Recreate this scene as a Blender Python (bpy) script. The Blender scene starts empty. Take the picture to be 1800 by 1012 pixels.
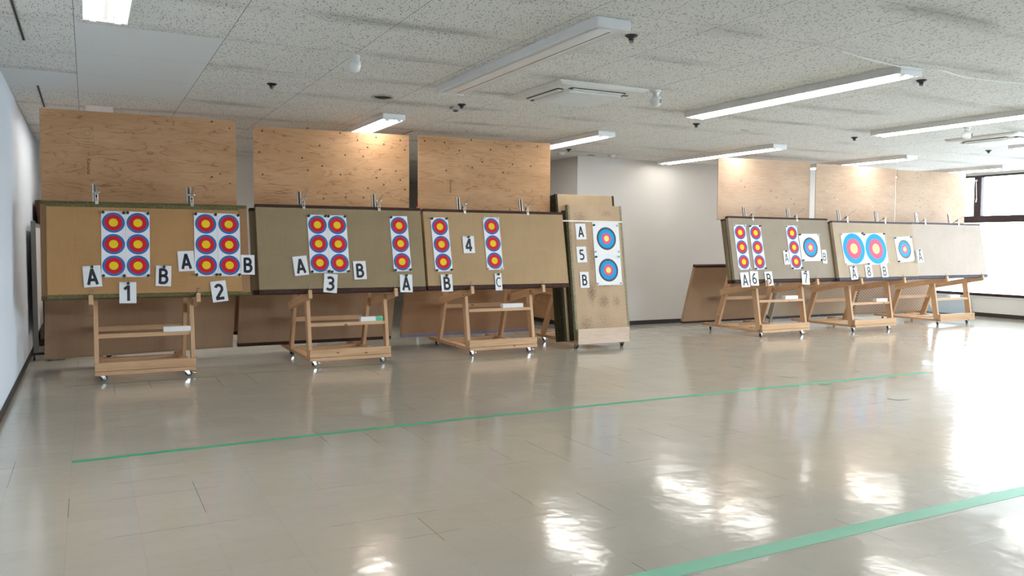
import bpy, bmesh, math, random
from mathutils import Vector, Matrix, Euler
random.seed(7)
C = bpy.context.scene.collection
S = bpy.context.scene
PI = math.pi
R = math.radians

# ------------------------------------------------------------------ camera
cam_d = bpy.data.cameras.new('camera'); cam = bpy.data.objects.new('camera', cam_d); C.objects.link(cam)
cam_d.sensor_width = 36; cam_d.lens = 1430/1800*36; cam_d.clip_start = .05; cam_d.clip_end = 500
yaw, pitch, roll, HC = .481, -.0545, .0056, 1.34
fw = Vector((math.sin(yaw)*math.cos(pitch), math.cos(yaw)*math.cos(pitch), math.sin(pitch)))
r0 = fw.cross(Vector((0,0,1))).normalized(); u0 = r0.cross(fw)
r1 = math.cos(roll)*r0 + math.sin(roll)*u0; u1 = -math.sin(roll)*r0 + math.cos(roll)*u0
M = Matrix((r1, u1, -fw)).transposed().to_4x4(); M.translation = Vector((0,0,HC))
cam.matrix_world = M
S.camera = cam
# ------------------------------------------------------------------ world, exposure
w = bpy.data.worlds.new('world'); S.world = w; w.use_nodes = True
bg = w.node_tree.nodes['Background']; bg.inputs[0].default_value = (.80,.90,1,1); bg.inputs[1].default_value = 19.0
S.view_settings.view_transform = 'Standard'; S.view_settings.look = 'None'
S.view_settings.gamma = 1; S.view_settings.exposure = 0.07; S.view_settings.use_curve_mapping = False
TUBE = 24.0
# room figures (metres): x to the right along the target line, y away from the camera
XL, XR, YB, YF, ZC = -.60, 15.15, 11.02, -4.0, 2.727
YREC, XREC = 13.6, 6.91

def portal(loc, rot, sx, sy):
    d = bpy.data.lights.new('window_portal', 'AREA'); d.shape = 'RECTANGLE'; d.size = sx; d.size_y = sy
    d.cycles.is_portal = True
    o = bpy.data.objects.new('window_portal', d); C.objects.link(o); o.location = loc; o.rotation_euler = rot
portal((XR+.12, 3.5, 1.55), (0, R(90), 0), 2.2, 15.0)
portal((10.75, YF-.13, 1.6), (R(90), 0, 0), 6.5, 1.5)  # portal for the added fill windows

# ------------------------------------------------------------------ node helpers
def newmat(name):
    m = bpy.data.materials.new(name); m.use_nodes = True
    nt = m.node_tree; b = nt.nodes['Principled BSDF']
    return m, nt, b
def mnode(nt, op, a, b=None, c=None, clamp=False):
    n = nt.nodes.new('ShaderNodeMath'); n.operation = op; n.use_clamp = clamp
    for i, v in enumerate((a, b, c)):
        if v is None: continue
        if isinstance(v, (int, float)): n.inputs[i].default_value = v
        else: nt.links.new(v, n.inputs[i])
    return n.outputs[0]
def objco(nt):
    tc = nt.nodes.new('ShaderNodeTexCoord'); return tc.outputs['Object']
def sep(nt, v):
    s = nt.nodes.new('ShaderNodeSeparateXYZ'); nt.links.new(v, s.inputs[0]); return s.outputs
def mapping(nt, v, scale=(1,1,1), loc=(0,0,0), rot=(0,0,0)):
    m = nt.nodes.new('ShaderNodeMapping'); nt.links.new(v, m.inputs[0])
    m.inputs['Scale'].default_value = scale; m.inputs['Location'].default_value = loc; m.inputs['Rotation'].default_value = rot
    return m.outputs[0]
def noise(nt, v, scale, detail=3, rough=.5, dist=0):
    n = nt.nodes.new('ShaderNodeTexNoise'); nt.links.new(v, n.inputs['Vector'])
    n.inputs['Scale'].default_value = scale; n.inputs['Detail'].default_value = detail
    n.inputs['Roughness'].default_value = rough; n.inputs['Distortion'].default_value = dist
    return n.outputs[0]
def ramp(nt, f, stops):
    n = nt.nodes.new('ShaderNodeValToRGB'); nt.links.new(f, n.inputs[0]); e = n.color_ramp.elements
    while len(e) < len(stops): e.new(.5)
    for i, (p, c) in enumerate(stops):
        e[i].position = p; e[i].color = (*c, 1) if len(c) == 3 else c
    return n.outputs[0]
def mixc(nt, f, a, b, mode='MIX'):
    n = nt.nodes.new('ShaderNodeMix'); n.data_type = 'RGBA'; n.blend_type = mode
    for k, v in ((0, f), (6, a), (7, b)):
        if isinstance(v, (int, float)): n.inputs[k].default_value = v
        elif isinstance(v, tuple): n.inputs[k].default_value = (*v, 1)
        else: nt.links.new(v, n.inputs[k])
    return n.outputs[2]
def bump(nt, b, h, dist=.01, strength=1.0):
    n = nt.nodes.new('ShaderNodeBump'); nt.links.new(h, n.inputs['Height'])
    n.inputs['Distance'].default_value = dist; n.inputs['Strength'].default_value = strength
    nt.links.new(n.outputs[0], b.inputs['Normal'])
def flat(name, col, rough=.5, metal=0, coat=0, spec=.5):
    m, nt, b = newmat(name)
    v = objco(nt); n = noise(nt, v, 9, 3)
    c = mixc(nt, n, tuple(x*.93 for x in col), tuple(min(1, x*1.05) for x in col))
    nt.links.new(c, b.inputs['Base Color'])
    b.inputs['Roughness'].default_value = rough; b.inputs['Metallic'].default_value = metal
    b.inputs['Coat Weight'].default_value = coat; b.inputs['Specular IOR Level'].default_value = spec
    return m
def emis(name, col, st):
    m, nt, b = newmat(name)
    b.inputs['Base Color'].default_value = (.9,.9,.9,1)
    b.inputs['Emission Color'].default_value = (*col,1); b.inputs['Emission Strength'].default_value = st
    return m

# ------------------------------------------------------------------ materials
def mat_floor():
    m, nt, b = newmat('polished_vinyl_tile')
    v = objco(nt); x, y, z = sep(nt, v)
    u = mnode(nt, 'DIVIDE', mnode(nt, 'ADD', x, .11), .303); w_ = mnode(nt, 'DIVIDE', mnode(nt, 'SUBTRACT', y, 3.135), .303)
    fu = mnode(nt, 'FRACT', u); fv = mnode(nt, 'FRACT', w_)
    cu = mnode(nt, 'FLOOR', u); cv = mnode(nt, 'FLOOR', w_)
    cb = nt.nodes.new('ShaderNodeCombineXYZ'); nt.links.new(cu, cb.inputs[0]); nt.links.new(cv, cb.inputs[1])
    wn = nt.nodes.new('ShaderNodeTexWhiteNoise'); wn.noise_dimensions = '3D'; nt.links.new(cb.outputs[0], wn.inputs[0])
    cr, cg, cbl = sep(nt, wn.outputs['Color'])
    du = mnode(nt, 'MINIMUM', fu, mnode(nt, 'SUBTRACT', 1, fu)); dv = mnode(nt, 'MINIMUM', fv, mnode(nt, 'SUBTRACT', 1, fv))
    # which seams have opened up: slow random along each line
    eu = mnode(nt, 'ROUND', u); ev = mnode(nt, 'ROUND', w_)
    c1 = nt.nodes.new('ShaderNodeCombineXYZ'); nt.links.new(eu, c1.inputs[0]); nt.links.new(mnode(nt, 'MULTIPLY', w_, .33), c1.inputs[1])
    c2 = nt.nodes.new('ShaderNodeCombineXYZ'); nt.links.new(mnode(nt, 'MULTIPLY', u, .33), c2.inputs[0]); nt.links.new(ev, c2.inputs[1]); c2.inputs[2].default_value = 7
    ou = mnode(nt, 'GREATER_THAN', noise(nt, c1.outputs[0], 1.0, 0), .60); ov = mnode(nt, 'GREATER_THAN', noise(nt, c2.outputs[0], 1.0, 0), .62)
    su = mnode(nt, 'MULTIPLY', mnode(nt, 'LESS_THAN', du, .0045), mnode(nt, 'MAXIMUM', ou, .12))
    sv = mnode(nt, 'MULTIPLY', mnode(nt, 'LESS_THAN', dv, .0045), mnode(nt, 'MAXIMUM', ov, .12))
    seam = mnode(nt, 'MAXIMUM', su, sv)
    base = mixc(nt, noise(nt, v, 2.2, 4), (.50,.465,.395), (.565,.53,.46))
    base = mixc(nt, mnode(nt, 'MULTIPLY', cr, .35), base, (.47,.435,.375))
    base = mixc(nt, mnode(nt, 'MULTIPLY', noise(nt, v, 160, 2), .25), base, (.38,.35,.29))
    base = mixc(nt, mnode(nt, 'MULTIPLY', seam, .8), base, (.08,.07,.06))
    nt.links.new(base, b.inputs['Base Color'])
    b.inputs['Roughness'].default_value = .145; b.inputs['Specular IOR Level'].default_value = .5
    b.inputs['Coat Weight'].default_value = .22; b.inputs['Coat Roughness'].default_value = .08
    # every tile lies a little askew, the wax is wavy
    t = mnode(nt, 'ADD', mnode(nt, 'MULTIPLY', mnode(nt, 'SUBTRACT', cr, .5), fu), mnode(nt, 'MULTIPLY', mnode(nt, 'SUBTRACT', cg, .5), fv))
    t = mnode(nt, 'MULTIPLY', t, .0030)
    n1 = mnode(nt, 'MULTIPLY', noise(nt, v, 2.6, 3, .55), .0042)
    n2 = mnode(nt, 'MULTIPLY', noise(nt, mapping(nt, v, (1,1,1), rot=(0,0,.5)), 11, 2, .5), .0008)
    h = mnode(nt, 'ADD', mnode(nt, 'ADD', t, n1), n2)
    h = mnode(nt, 'SUBTRACT', h, mnode(nt, 'MULTIPLY', seam, .0006))
    n = nt.nodes.new('ShaderNodeBump'); nt.links.new(h, n.inputs['Height']); n.inputs['Distance'].default_value = 1.0; n.inputs['Strength'].default_value = 1.0
    nt.links.new(n.outputs[0], b.inputs['Normal']); nt.links.new(n.outputs[0], b.inputs['Coat Normal'])
    return m
def box_mask(nt, x, y, x0, x1, y0, y1):
    a = mnode(nt, 'MULTIPLY', mnode(nt, 'GREATER_THAN', x, x0), mnode(nt, 'LESS_THAN', x, x1))
    c = mnode(nt, 'MULTIPLY', mnode(nt, 'GREATER_THAN', y, y0), mnode(nt, 'LESS_THAN', y, y1))
    return mnode(nt, 'MULTIPLY', a, c)
def mat_ceiling():
    m, nt, b = newmat('fissured_ceiling_board')
    v = objco(nt); x, y, z = sep(nt, v)
    u = mnode(nt, 'DIVIDE', mnode(nt, 'ADD', x, .046), .911); w_ = mnode(nt, 'DIVIDE', mnode(nt, 'SUBTRACT', y, 5.014), .908)
    fu = mnode(nt, 'FRACT', u); fv = mnode(nt, 'FRACT', w_); fv2 = mnode(nt, 'FRACT', mnode(nt, 'MULTIPLY', w_, 2))
    du = mnode(nt, 'MINIMUM', fu, mnode(nt, 'SUBTRACT', 1, fu)); dv = mnode(nt, 'MINIMUM', fv, mnode(nt, 'SUBTRACT', 1, fv)); dv2 = mnode(nt, 'MINIMUM', fv2, mnode(nt, 'SUBTRACT', 1, fv2))
    lu = mnode(nt, 'LESS_THAN', du, .0024); lv = mnode(nt, 'MULTIPLY', mnode(nt, 'LESS_THAN', dv, .0022), .55)
    l2 = mnode(nt, 'MULTIPLY', mnode(nt, 'LESS_THAN', dv2, .004), .05)
    plain = mnode(nt, 'MAXIMUM', box_mask(nt, x, y, -.046, .865, 5.922, 8.646), box_mask(nt, x, y, -.7, -.046, 7.738, 8.646))
    l2 = mnode(nt, 'MULTIPLY', l2, mnode(nt, 'SUBTRACT', 1, plain))
    line = mnode(nt, 'MAXIMUM', mnode(nt, 'MAXIMUM', lu, lv), l2)
    # worm marks: two families of short strokes
    def strokes(rot, off):
        vo = nt.nodes.new('ShaderNodeTexVoronoi'); vo.inputs['Scale'].default_value = 1
        mp = mapping(nt, v, (76, 30, 1), (off, off*.7, 0), (0,0,rot))
        ds = nt.nodes.new('ShaderNodeTexNoise'); nt.links.new(v, ds.inputs['Vector']); ds.inputs['Scale'].default_value = 45
        ad = nt.nodes.new('ShaderNodeVectorMath'); ad.operation = 'MULTIPLY_ADD'
        nt.links.new(ds.outputs['Color'], ad.inputs[0]); ad.inputs[1].default_value = (.9,.9,0); nt.links.new(mp, ad.inputs[2])
        nt.links.new(ad.outputs[0], vo.inputs['Vector']); vo.voronoi_dimensions = '2D'
        cr = sep(nt, vo.outputs['Color'])[0]
        rad = mnode(nt, 'MULTIPLY', mnode(nt, 'SUBTRACT', cr, .58), .62)
        return mnode(nt, 'LESS_THAN', vo.outputs['Distance'], rad)
    st = mnode(nt, 'MAXIMUM', strokes(-.35, 3), strokes(-.95, 11))
    st = mnode(nt, 'MULTIPLY', st, mnode(nt, 'SUBTRACT', 1, mnode(nt, 'MULTIPLY', plain, .93)))
    base = mixc(nt, noise(nt, v, 3, 3), (.77,.765,.735), (.83,.82,.79))
    base = mixc(nt, plain, base, (.77,.78,.78))
    # grime drawn along the joints and round the air outlets
    sm = ramp(nt, noise(nt, mapping(nt, v, (.55,1.5,1), (4.2,2.1,0)), 1.5, 4, .6), [(.48,(0,0,0)), (.66,(1,1,1))])
    sm2 = ramp(nt, dv, [(0,(1,1,1)), (.22,(0,0,0))])
    sg = mnode(nt, 'MULTIPLY', sm, sm2); sg = mnode(nt, 'MULTIPLY', sg, mnode(nt, 'SUBTRACT', 1, plain))
    base = mixc(nt, mnode(nt, 'MULTIPLY', sg, .55), base, (.30,.29,.27))
    base = mixc(nt, mnode(nt, 'MULTIPLY', st, .95), base, (.05,.045,.04))
    base = mixc(nt, mnode(nt, 'MULTIPLY', line, .8), base, (.10,.10,.09))
    nt.links.new(base, b.inputs['Base Color']); b.inputs['Roughness'].default_value = .95; b.inputs['Specular IOR Level'].default_value = .15
    return m
def mat_wall(name, ca, cb, stripe=0):
    m, nt, b = newmat(name)
    v = objco(nt); c = mixc(nt, noise(nt, v, 1.5, 3), ca, cb)
    c = mixc(nt, mnode(nt, 'MULTIPLY', noise(nt, v, 220, 2), .12), c, tuple(k*.8 for k in ca))
    nt.links.new(c, b.inputs['Base Color']); b.inputs['Roughness'].default_value = .8; b.inputs['Specular IOR Level'].default_value = .25
    bump(nt, b, noise(nt, v, 300, 2), .0006)
    return m
def mat_wood(name, ca, cb, ck=None, axis='x', gs=1.0, rough=.6, fig=1.0):
    """grain runs along axis"""
    m, nt, b = newmat(name); v = objco(nt)
    oi = nt.nodes.new('ShaderNodeObjectInfo')
    ad = nt.nodes.new('ShaderNodeVectorMath'); ad.operation = 'MULTIPLY_ADD'
    cb_ = nt.nodes.new('ShaderNodeCombineXYZ')
    for i in range(3): nt.links.new(oi.outputs['Random'], cb_.inputs[i])
    nt.links.new(cb_.outputs[0], ad.inputs[0]); ad.inputs[1].default_value = (17,31,23); nt.links.new(v, ad.inputs[2])
    v2 = ad.outputs[0]
    sc = {'x': (1.1,14,14), 'y': (14,1.1,14), 'z': (14,14,1.1)}[axis]
    g = noise(nt, mapping(nt, v2, tuple(s*gs for s in sc)), 1.6, 4, .6, fig)
    sc2 = {'x': (3,90,90), 'y': (90,3,90), 'z': (90,90,3)}[axis]
    g2 = noise(nt, mapping(nt, v2, sc2), 1.5, 2, .5)
    c = ramp(nt, g, [(.30, ca), (.52, tuple((p+q)/2 for p, q in zip(ca, cb))), (.72, cb)])
    c = mixc(nt, mnode(nt, 'MULTIPLY', g2, .35), c, tuple(p*.72 for p in ca))
    if ck:
        vo = nt.nodes.new('ShaderNodeTexVoronoi'); nt.links.new(mapping(nt, v2, {'x': (4.2,9,9), 'y': (9,4.2,9), 'z': (9,9,4.2)}[axis]), vo.inputs['Vector']); vo.inputs['Scale'].default_value = 1
        k = mnode(nt, 'LESS_THAN', vo.outputs['Distance'], .085)
        c = mixc(nt, mnode(nt, 'MULTIPLY', k, .8), c, ck)
    nt.links.new(c, b.inputs['Base Color']); b.inputs['Roughness'].default_value = rough; b.inputs['Specular IOR Level'].default_value = .3
    bump(nt, b, g2, .0006)
    return m
def mat_ply(name, ca, cb, fig=1.0):
    m, nt, b = newmat(name); v = objco(nt)
    oi = nt.nodes.new('ShaderNodeObjectInfo'); cb_ = nt.nodes.new('ShaderNodeCombineXYZ')
    for i in range(3): nt.links.new(oi.outputs['Random'], cb_.inputs[i])
    ad = nt.nodes.new('ShaderNodeVectorMath'); ad.operation = 'MULTIPLY_ADD'
    nt.links.new(cb_.outputs[0], ad.inputs[0]); ad.inputs[1].default_value = (17,31,23); nt.links.new(v, ad.inputs[2]); v2 = ad.outputs[0]
    warp = noise(nt, mapping(nt, v2, (.9,1,3.4)), 1.5, 3, .55)
    rings = mnode(nt, 'FRACT', mnode(nt, 'MULTIPLY', warp, 11))
    rl = ramp(nt, rings, [(0,(1,1,1)), (.10,(.15,.15,.15)), (.5,(0,0,0)), (.97,(.25,.25,.25)), (1,(1,1,1))])
    fine = noise(nt, mapping(nt, v2, (2.5,1,60)), 2.2, 4, .6)
    blot = noise(nt, mapping(nt, v2, (.8,1,2.2)), 2, 3)
    c = mixc(nt, ramp(nt, blot, [(.3,(0,0,0)), (.7,(1,1,1))]), ca, cb)
    dk = (ca[0]*.60, ca[1]*.44, ca[2]*.34)
    strk = ramp(nt, noise(nt, mapping(nt, v2, (1.4,1,9)), 1.8, 3), [(.38,(0,0,0)), (.58,(1,1,1))])
    c = mixc(nt, mnode(nt, 'MULTIPLY', mnode(nt, 'MULTIPLY', rl, strk), fig), c, dk)
    c = mixc(nt, mnode(nt, 'MULTIPLY', ramp(nt, fine, [(.45,(0,0,0)), (.7,(1,1,1))]), .32), c, dk)
    nt.links.new(c, b.inputs['Base Color']); b.inputs['Roughness'].default_value = .62; b.inputs['Specular IOR Level'].default_value = .25
    return m
def mat_straw(name, ca, cb, holes=(), rib=1.0, coarse=False):
    """woven rush: fine ribs along the long side; holes = blobs (x, z, rx, rz, strength) of arrow-worn specks"""
    m, nt, b = newmat(name); v = objco(nt); x, y, z = sep(nt, v)
    wv = mnode(nt, 'SINE', mnode(nt, 'MULTIPLY', z, 2*PI/.0135))
    wx = mnode(nt, 'SINE', mnode(nt, 'MULTIPLY', x, 2*PI/.024))
    col = mixc(nt, ramp(nt, noise(nt, v, 2.1, 4, .6), [(.3,(0,0,0)), (.7,(1,1,1))]), ca, cb)
    th = noise(nt, mapping(nt, v, (4,1,150)), 1.5, 3, .6)
    col = mixc(nt, mnode(nt, 'MULTIPLY', th, .45), col, tuple(k*.62 for k in ca))
    warpv = noise(nt, mapping(nt, v, (120,1,3)), 1, 2)
    col = mixc(nt, mnode(nt, 'MULTIPLY', ramp(nt, warpv, [(.5,(0,0,0)), (.72,(1,1,1))]), .22), col, tuple(k*.6 for k in ca))
    rb = mnode(nt, 'MULTIPLY', mnode(nt, 'ADD', wv, 1), .5)
    col = mixc(nt, mnode(nt, 'MULTIPLY', rb, .22*rib), col, tuple(k*.5 for k in ca))
    sp = ramp(nt, noise(nt, mapping(nt, v, (9,1,5)), 2.2, 4, .65), [(.66,(0,0,0)), (.76,(1,1,1))])
    col = mixc(nt, mnode(nt, 'MULTIPLY', sp, .30), col, (.08,.055,.035))
    if coarse:
        vv = mnode(nt, 'MULTIPLY', mnode(nt, 'SINE', mnode(nt, 'MULTIPLY', x, 2*PI/.07)), mnode(nt, 'SINE', mnode(nt, 'MULTIPLY', z, 2*PI/.045)))
        col = mixc(nt, ramp(nt, vv, [(.0,(0,0,0)), (.4,(.9,.9,.9))]), col, tuple(k*.30 for k in ca))
    for (hx, hz, rx, rz, st) in holes:
        dx = mnode(nt, 'DIVIDE', mnode(nt, 'SUBTRACT', x, hx), rx); dz = mnode(nt, 'DIVIDE', mnode(nt, 'SUBTRACT', z, hz), rz)
        d = mnode(nt, 'ADD', mnode(nt, 'MULTIPLY', dx, dx), mnode(nt, 'MULTIPLY', dz, dz))
        k = mnode(nt, 'SUBTRACT', 1, d, clamp=True)
        nn = noise(nt, mapping(nt, v, (1,1,1)), 95, 2, .7)
        msk = mnode(nt, 'GREATER_THAN', nn, mnode(nt, 'SUBTRACT', .70, mnode(nt, 'MULTIPLY', k, .14*st)))
        msk = mnode(nt, 'MULTIPLY', msk, mnode(nt, 'GREATER_THAN', k, .02))
        col = mixc(nt, mnode(nt, 'MULTIPLY', msk, .85), col, (.07,.035,.02))
    nt.links.new(col, b.inputs['Base Color']); b.inputs['Roughness'].default_value = .7; b.inputs['Specular IOR Level'].default_value = .25
    h = mnode(nt, 'MULTIPLY', mnode(nt, 'ADD', wv, mnode(nt, 'MULTIPLY', wx, .3)), .0005*rib)
    n = nt.nodes.new('ShaderNodeBump'); nt.links.new(h, n.inputs['Height']); n.inputs['Distance'].default_value = 1; n.inputs['Strength'].default_value = .6
    nt.links.new(n.outputs[0], b.inputs['Normal'])
    return m
def mat_border(name, ca, cb, sc=40):
    m, nt, b = newmat(name); v = objco(nt)
    ck = nt.nodes.new('ShaderNodeTexVoronoi'); nt.links.new(v, ck.inputs['Vector']); ck.inputs['Scale'].default_value = sc
    c = mixc(nt, ck.outputs['Distance'], ca, cb)
    nt.links.new(c, b.inputs['Base Color']); b.inputs['Roughness'].default_value = .75; b.inputs['Specular IOR Level'].default_value = .2
    return m

FLOOR = mat_floor(); CEIL = mat_ceiling()
WALL = mat_wall('painted_wallpaper', (.64,.625,.60), (.68,.665,.64)); WALLL = mat_wall('daylight_blued_wallpaper', (.62,.665,.72), (.66,.705,.76))  # left wall: blue of the window daylight put into the wallpaper colour
BASEB = flat('black_vinyl_skirting', (.022,.018,.018), .45)
PINE = mat_wood('pine_grain_lengthwise_x', (.56,.34,.19), (.74,.50,.31), (.16,.07,.035), 'x')
PINEY = mat_wood('pine_grain_lengthwise_y', (.52,.30,.165), (.68,.44,.26), (.16,.07,.035), 'y')
PINEZ = mat_wood('pine_grain_lengthwise_z', (.54,.32,.175), (.72,.47,.28), (.16,.07,.035), 'z')
PLYA = mat_ply('larch_plywood', (.475,.265,.13), (.575,.345,.185)); PLYB = mat_ply('pale_daylit_plywood', (.53,.365,.25), (.60,.43,.305), .22)  # right-hand sheets: paler wood, window daylight partly put into its colour
PLYK = mat_ply('smooth_pale_plywood', (.60,.46,.36), (.68,.54,.43), .2)
PLYE = mat_wood('plywood_edge', (.50,.33,.19), (.66,.47,.30), None, 'x')
KNOT = flat('dark_knot', (.05,.022,.012), .6); KNOTP = flat('pale_filled_hole', (.85,.82,.76), .6); STAMP = flat('brown_stamp_ink', (.20,.095,.04), .8)
STAMPF = flat('faint_stamp_ink', (.37,.20,.095), .8)
STEEL = flat('zinc_steel', (.66,.65,.63), .38, 1); STEELD = flat('dark_strut_hollow', (.22,.22,.21), .4, .8)
CHROME = flat('chrome', (.75,.75,.74), .14, 1); RUB = flat('black_rubber', (.018,.018,.02), .5); HUB = flat('grey_wheel_hub', (.16,.18,.20), .35)
PAPER = flat('white_card', (.80,.80,.82), .55); FOAM = flat('white_foam', (.86,.85,.84), .8); GFOAM = flat('green_label', (.05,.50,.25), .5)
INK = flat('black_ink', (.012,.014,.022), .5); RED = flat('target_red', (.60,.018,.03), .6, spec=.2); BLUE = flat('target_blue', (.02,.16,.46), .6, spec=.2); GOLD = flat('target_gold', (.84,.58,.02), .6, spec=.2)
CYAN = flat('target_hazed_blue', (.005,.33,.68), .6, spec=.2); PINK = flat('target_hazed_red', (.78,.10,.18), .6, spec=.2); GOLDL = flat('target_hazed_gold', (.90,.72,.18), .5)  # paler target inks, haze and overexposure put into their colour
RBLK = flat('target_black', (.028,.028,.05), .5); LINE = flat('sheet_joint_line', (.50,.50,.54), .6)
PING = flat('dark_green_plastic', (.006,.035,.022), .35); PINW = flat('clear_pale_plastic', (.55,.56,.58), .3)
WHITE = flat('white_enamel', (.80,.80,.80), .4); WPL = flat('white_plastic', (.76,.76,.74), .45); GRAYP = flat('grey_plastic', (.42,.41,.38), .5)
OFFT = flat('unlit_tube_glass', (.84,.84,.84), .25)
TUBEM = emis('lit_fluorescent_tube', (1,.96,.90), TUBE)
BLACK = flat('black_plastic', (.012,.012,.013), .4); SLOT = flat('dark_slot', (.03,.025,.02), .8)
FRAME = flat('dark_brown_window_metal', (.035,.018,.018), .4, .3); TAPE = flat('green_masking_tape', (.045,.40,.22), .5); TAPEL = flat('pale_green_tape', (.24,.60,.42), .5)
TAPED = flat('dark_green_tape', (.01,.16,.09), .5)
LILAC = mat_border('lilac_cloth', (.26,.22,.34), (.36,.31,.42)); BROWNB = mat_border('dark_brown_cloth', (.035,.016,.012), (.07,.035,.025)); GREENB = mat_border('moss_green_brocade', (.085,.075,.03), (.19,.155,.07), 55)
OLIVEB = mat_border('olive_twill_border', (.17,.15,.085), (.36,.33,.23), 60); NAVYB = mat_border('slate_cloth', (.05,.045,.06), (.10,.09,.11))
DKGREENB = mat_border('blackish_green_cloth', (.02,.018,.01), (.06,.055,.03), 50)
ROPE = flat('white_band', (.80,.77,.72), .7)

# ------------------------------------------------------------------ geometry helpers
def link(o, parent=None):
    C.objects.link(o)
    if parent: o.parent = parent
    return o
def obj(name, bm, mats, parent=None, smooth=False):
    me = bpy.data.meshes.new(name); bmesh.ops.recalc_face_normals(bm, faces=bm.faces); bm.to_mesh(me); bm.free()
    for m in (mats if isinstance(mats, (list, tuple)) else [mats]): me.materials.append(m)
    if smooth:
        for p in me.polygons: p.use_smooth = True
        me.set_sharp_from_angle(angle=R(40))
    return link(bpy.data.objects.new(name, me), parent)
def tag(o, label, cat, group=None):
    o['label'] = label; o['category'] = cat
    if len(label.split()) > 16: print('LONG', label)
    if group: o['group'] = group
    return o
def empty(name, loc, rot=(0,0,0)):
    o = bpy.data.objects.new(name, None); o.empty_display_size = .05; C.objects.link(o); o.location = loc; o.rotation_euler = rot; return o
def struct(o): o['kind'] = 'structure'; return o
def box(bm, x0, x1, y0, y1, z0, z1, mi=0, bev=0, mat=None):
    vs = [bm.verts.new((x, y, z)) for x in (x0, x1) for y in (y0, y1) for z in (z0, z1)]
    idx = [(0,1,3,2), (4,6,7,5), (0,4,5,1), (2,3,7,6), (0,2,6,4), (1,5,7,3)]
    fs = [bm.faces.new([vs[i] for i in f]) for f in idx]
    for f in fs: f.material_index = mi
    if bev:
        es = list({e for f in fs for e in f.edges})
        r = bmesh.ops.bevel(bm, geom=es, offset=bev, segments=2, affect='EDGES', profile=.5)
        vs = list({v for f in r['faces'] for v in f.verts} | {v for v in vs if v.is_valid})
    if mat is not None: bmesh.ops.transform(bm, matrix=mat, verts=[v for v in vs if v.is_valid])
    return vs
def beam(bm, p, q, wx, d, bev=.002, mi=0):
    """timber from p to q in a plane x = const: wx wide in x, d deep across; p, q on the centre line"""
    p = Vector(p); q = Vector(q); L = (q-p).length; zax = (q-p).normalized(); xax = Vector((1,0,0)); yax = zax.cross(xax).normalized()
    mt = Matrix((xax, yax, zax)).transposed().to_4x4(); mt.translation = p
    b2 = bmesh.new(); box(b2, -wx/2, wx/2, -d/2, d/2, 0, L, mi, bev); bmesh.ops.transform(b2, matrix=mt, verts=b2.verts)
    me = bpy.data.meshes.new('t'); b2.to_mesh(me); b2.free(); bm.from_mesh(me); bpy.data.meshes.remove(me)
def timber(name, p, q, wx, d, parent, mat=None):
    """a mesh whose own z runs along the timber so the grain follows it"""
    p = Vector(p); q = Vector(q); L = (q-p).length; zax = (q-p).normalized(); xax = Vector((1,0,0))
    if abs(zax.x) > .9: xax = Vector((0,1,0))
    yax = zax.cross(xax).normalized()
    mt = Matrix((xax, yax, zax)).transposed().to_4x4(); mt.translation = p
    bm = bmesh.new(); box(bm, -wx/2, wx/2, -d/2, d/2, 0, L, 0, .002)
    o = obj(name, bm, mat or PINEZ, parent); o.matrix_local = mt; return o
def cyl(bm, c, r, h, axis='z', seg=20, mi=0, r2=None):
    r2 = r if r2 is None else r2
    rot = {'z': Matrix(), 'x': Matrix.Rotation(PI/2, 4, 'Y'), 'y': Matrix.Rotation(-PI/2, 4, 'X')}[axis]
    n0 = len(bm.verts)
    g = bmesh.ops.create_cone(bm, cap_ends=True, segments=seg, radius1=r, radius2=max(r2, 1e-4), depth=h, matrix=Matrix.Translation(Vector(c)) @ rot)
    for v in g['verts']:
        for f in v.link_faces: f.material_index = mi
    return g['verts']
def rod(bm, p, q, r, seg=8, mi=0):
    p = Vector(p); q = Vector(q); d = q-p
    rot = d.to_track_quat('Z', 'Y').to_matrix().to_4x4()
    g = bmesh.ops.create_cone(bm, cap_ends=True, segments=seg, radius1=r, radius2=r, depth=d.length, matrix=Matrix.Translation((p+q)/2) @ rot)
    for v in g['verts']:
        for f in v.link_faces: f.material_index = mi
def lathe(bm, prof, c=(0,0,0), seg=24, mi=0):
    rings = []
    for (r, z) in prof:
        rings.append([bm.verts.new((c[0]+max(r,1e-4)*math.cos(2*PI*k/seg), c[1]+max(r,1e-4)*math.sin(2*PI*k/seg), c[2]+z)) for k in range(seg)])
    for a, b_ in zip(rings, rings[1:]):
        for k in range(seg):
            f = bm.faces.new((a[k], a[(k+1)%seg], b_[(k+1)%seg], b_[k])); f.material_index = mi
    for rr in (rings[0], rings[-1]):
        f = bm.faces.new(rr); f.material_index = mi
def disc(bm, cx, cz, r, y, mi, r_in=0, seg=48):
    """flat ring facing -y in the x-z plane"""
    o = [bm.verts.new((cx+r*math.cos(2*PI*k/seg), y, cz+r*math.sin(2*PI*k/seg))) for k in range(seg)]
    if r_in == 0:
        f = bm.faces.new(o); f.material_index = mi
    else:
        i = [bm.verts.new((cx+r_in*math.cos(2*PI*k/seg), y, cz+r_in*math.sin(2*PI*k/seg))) for k in range(seg)]
        for k in range(seg):
            f = bm.faces.new((o[k], o[(k+1)%seg], i[(k+1)%seg], i[k])); f.material_index = mi

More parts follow.
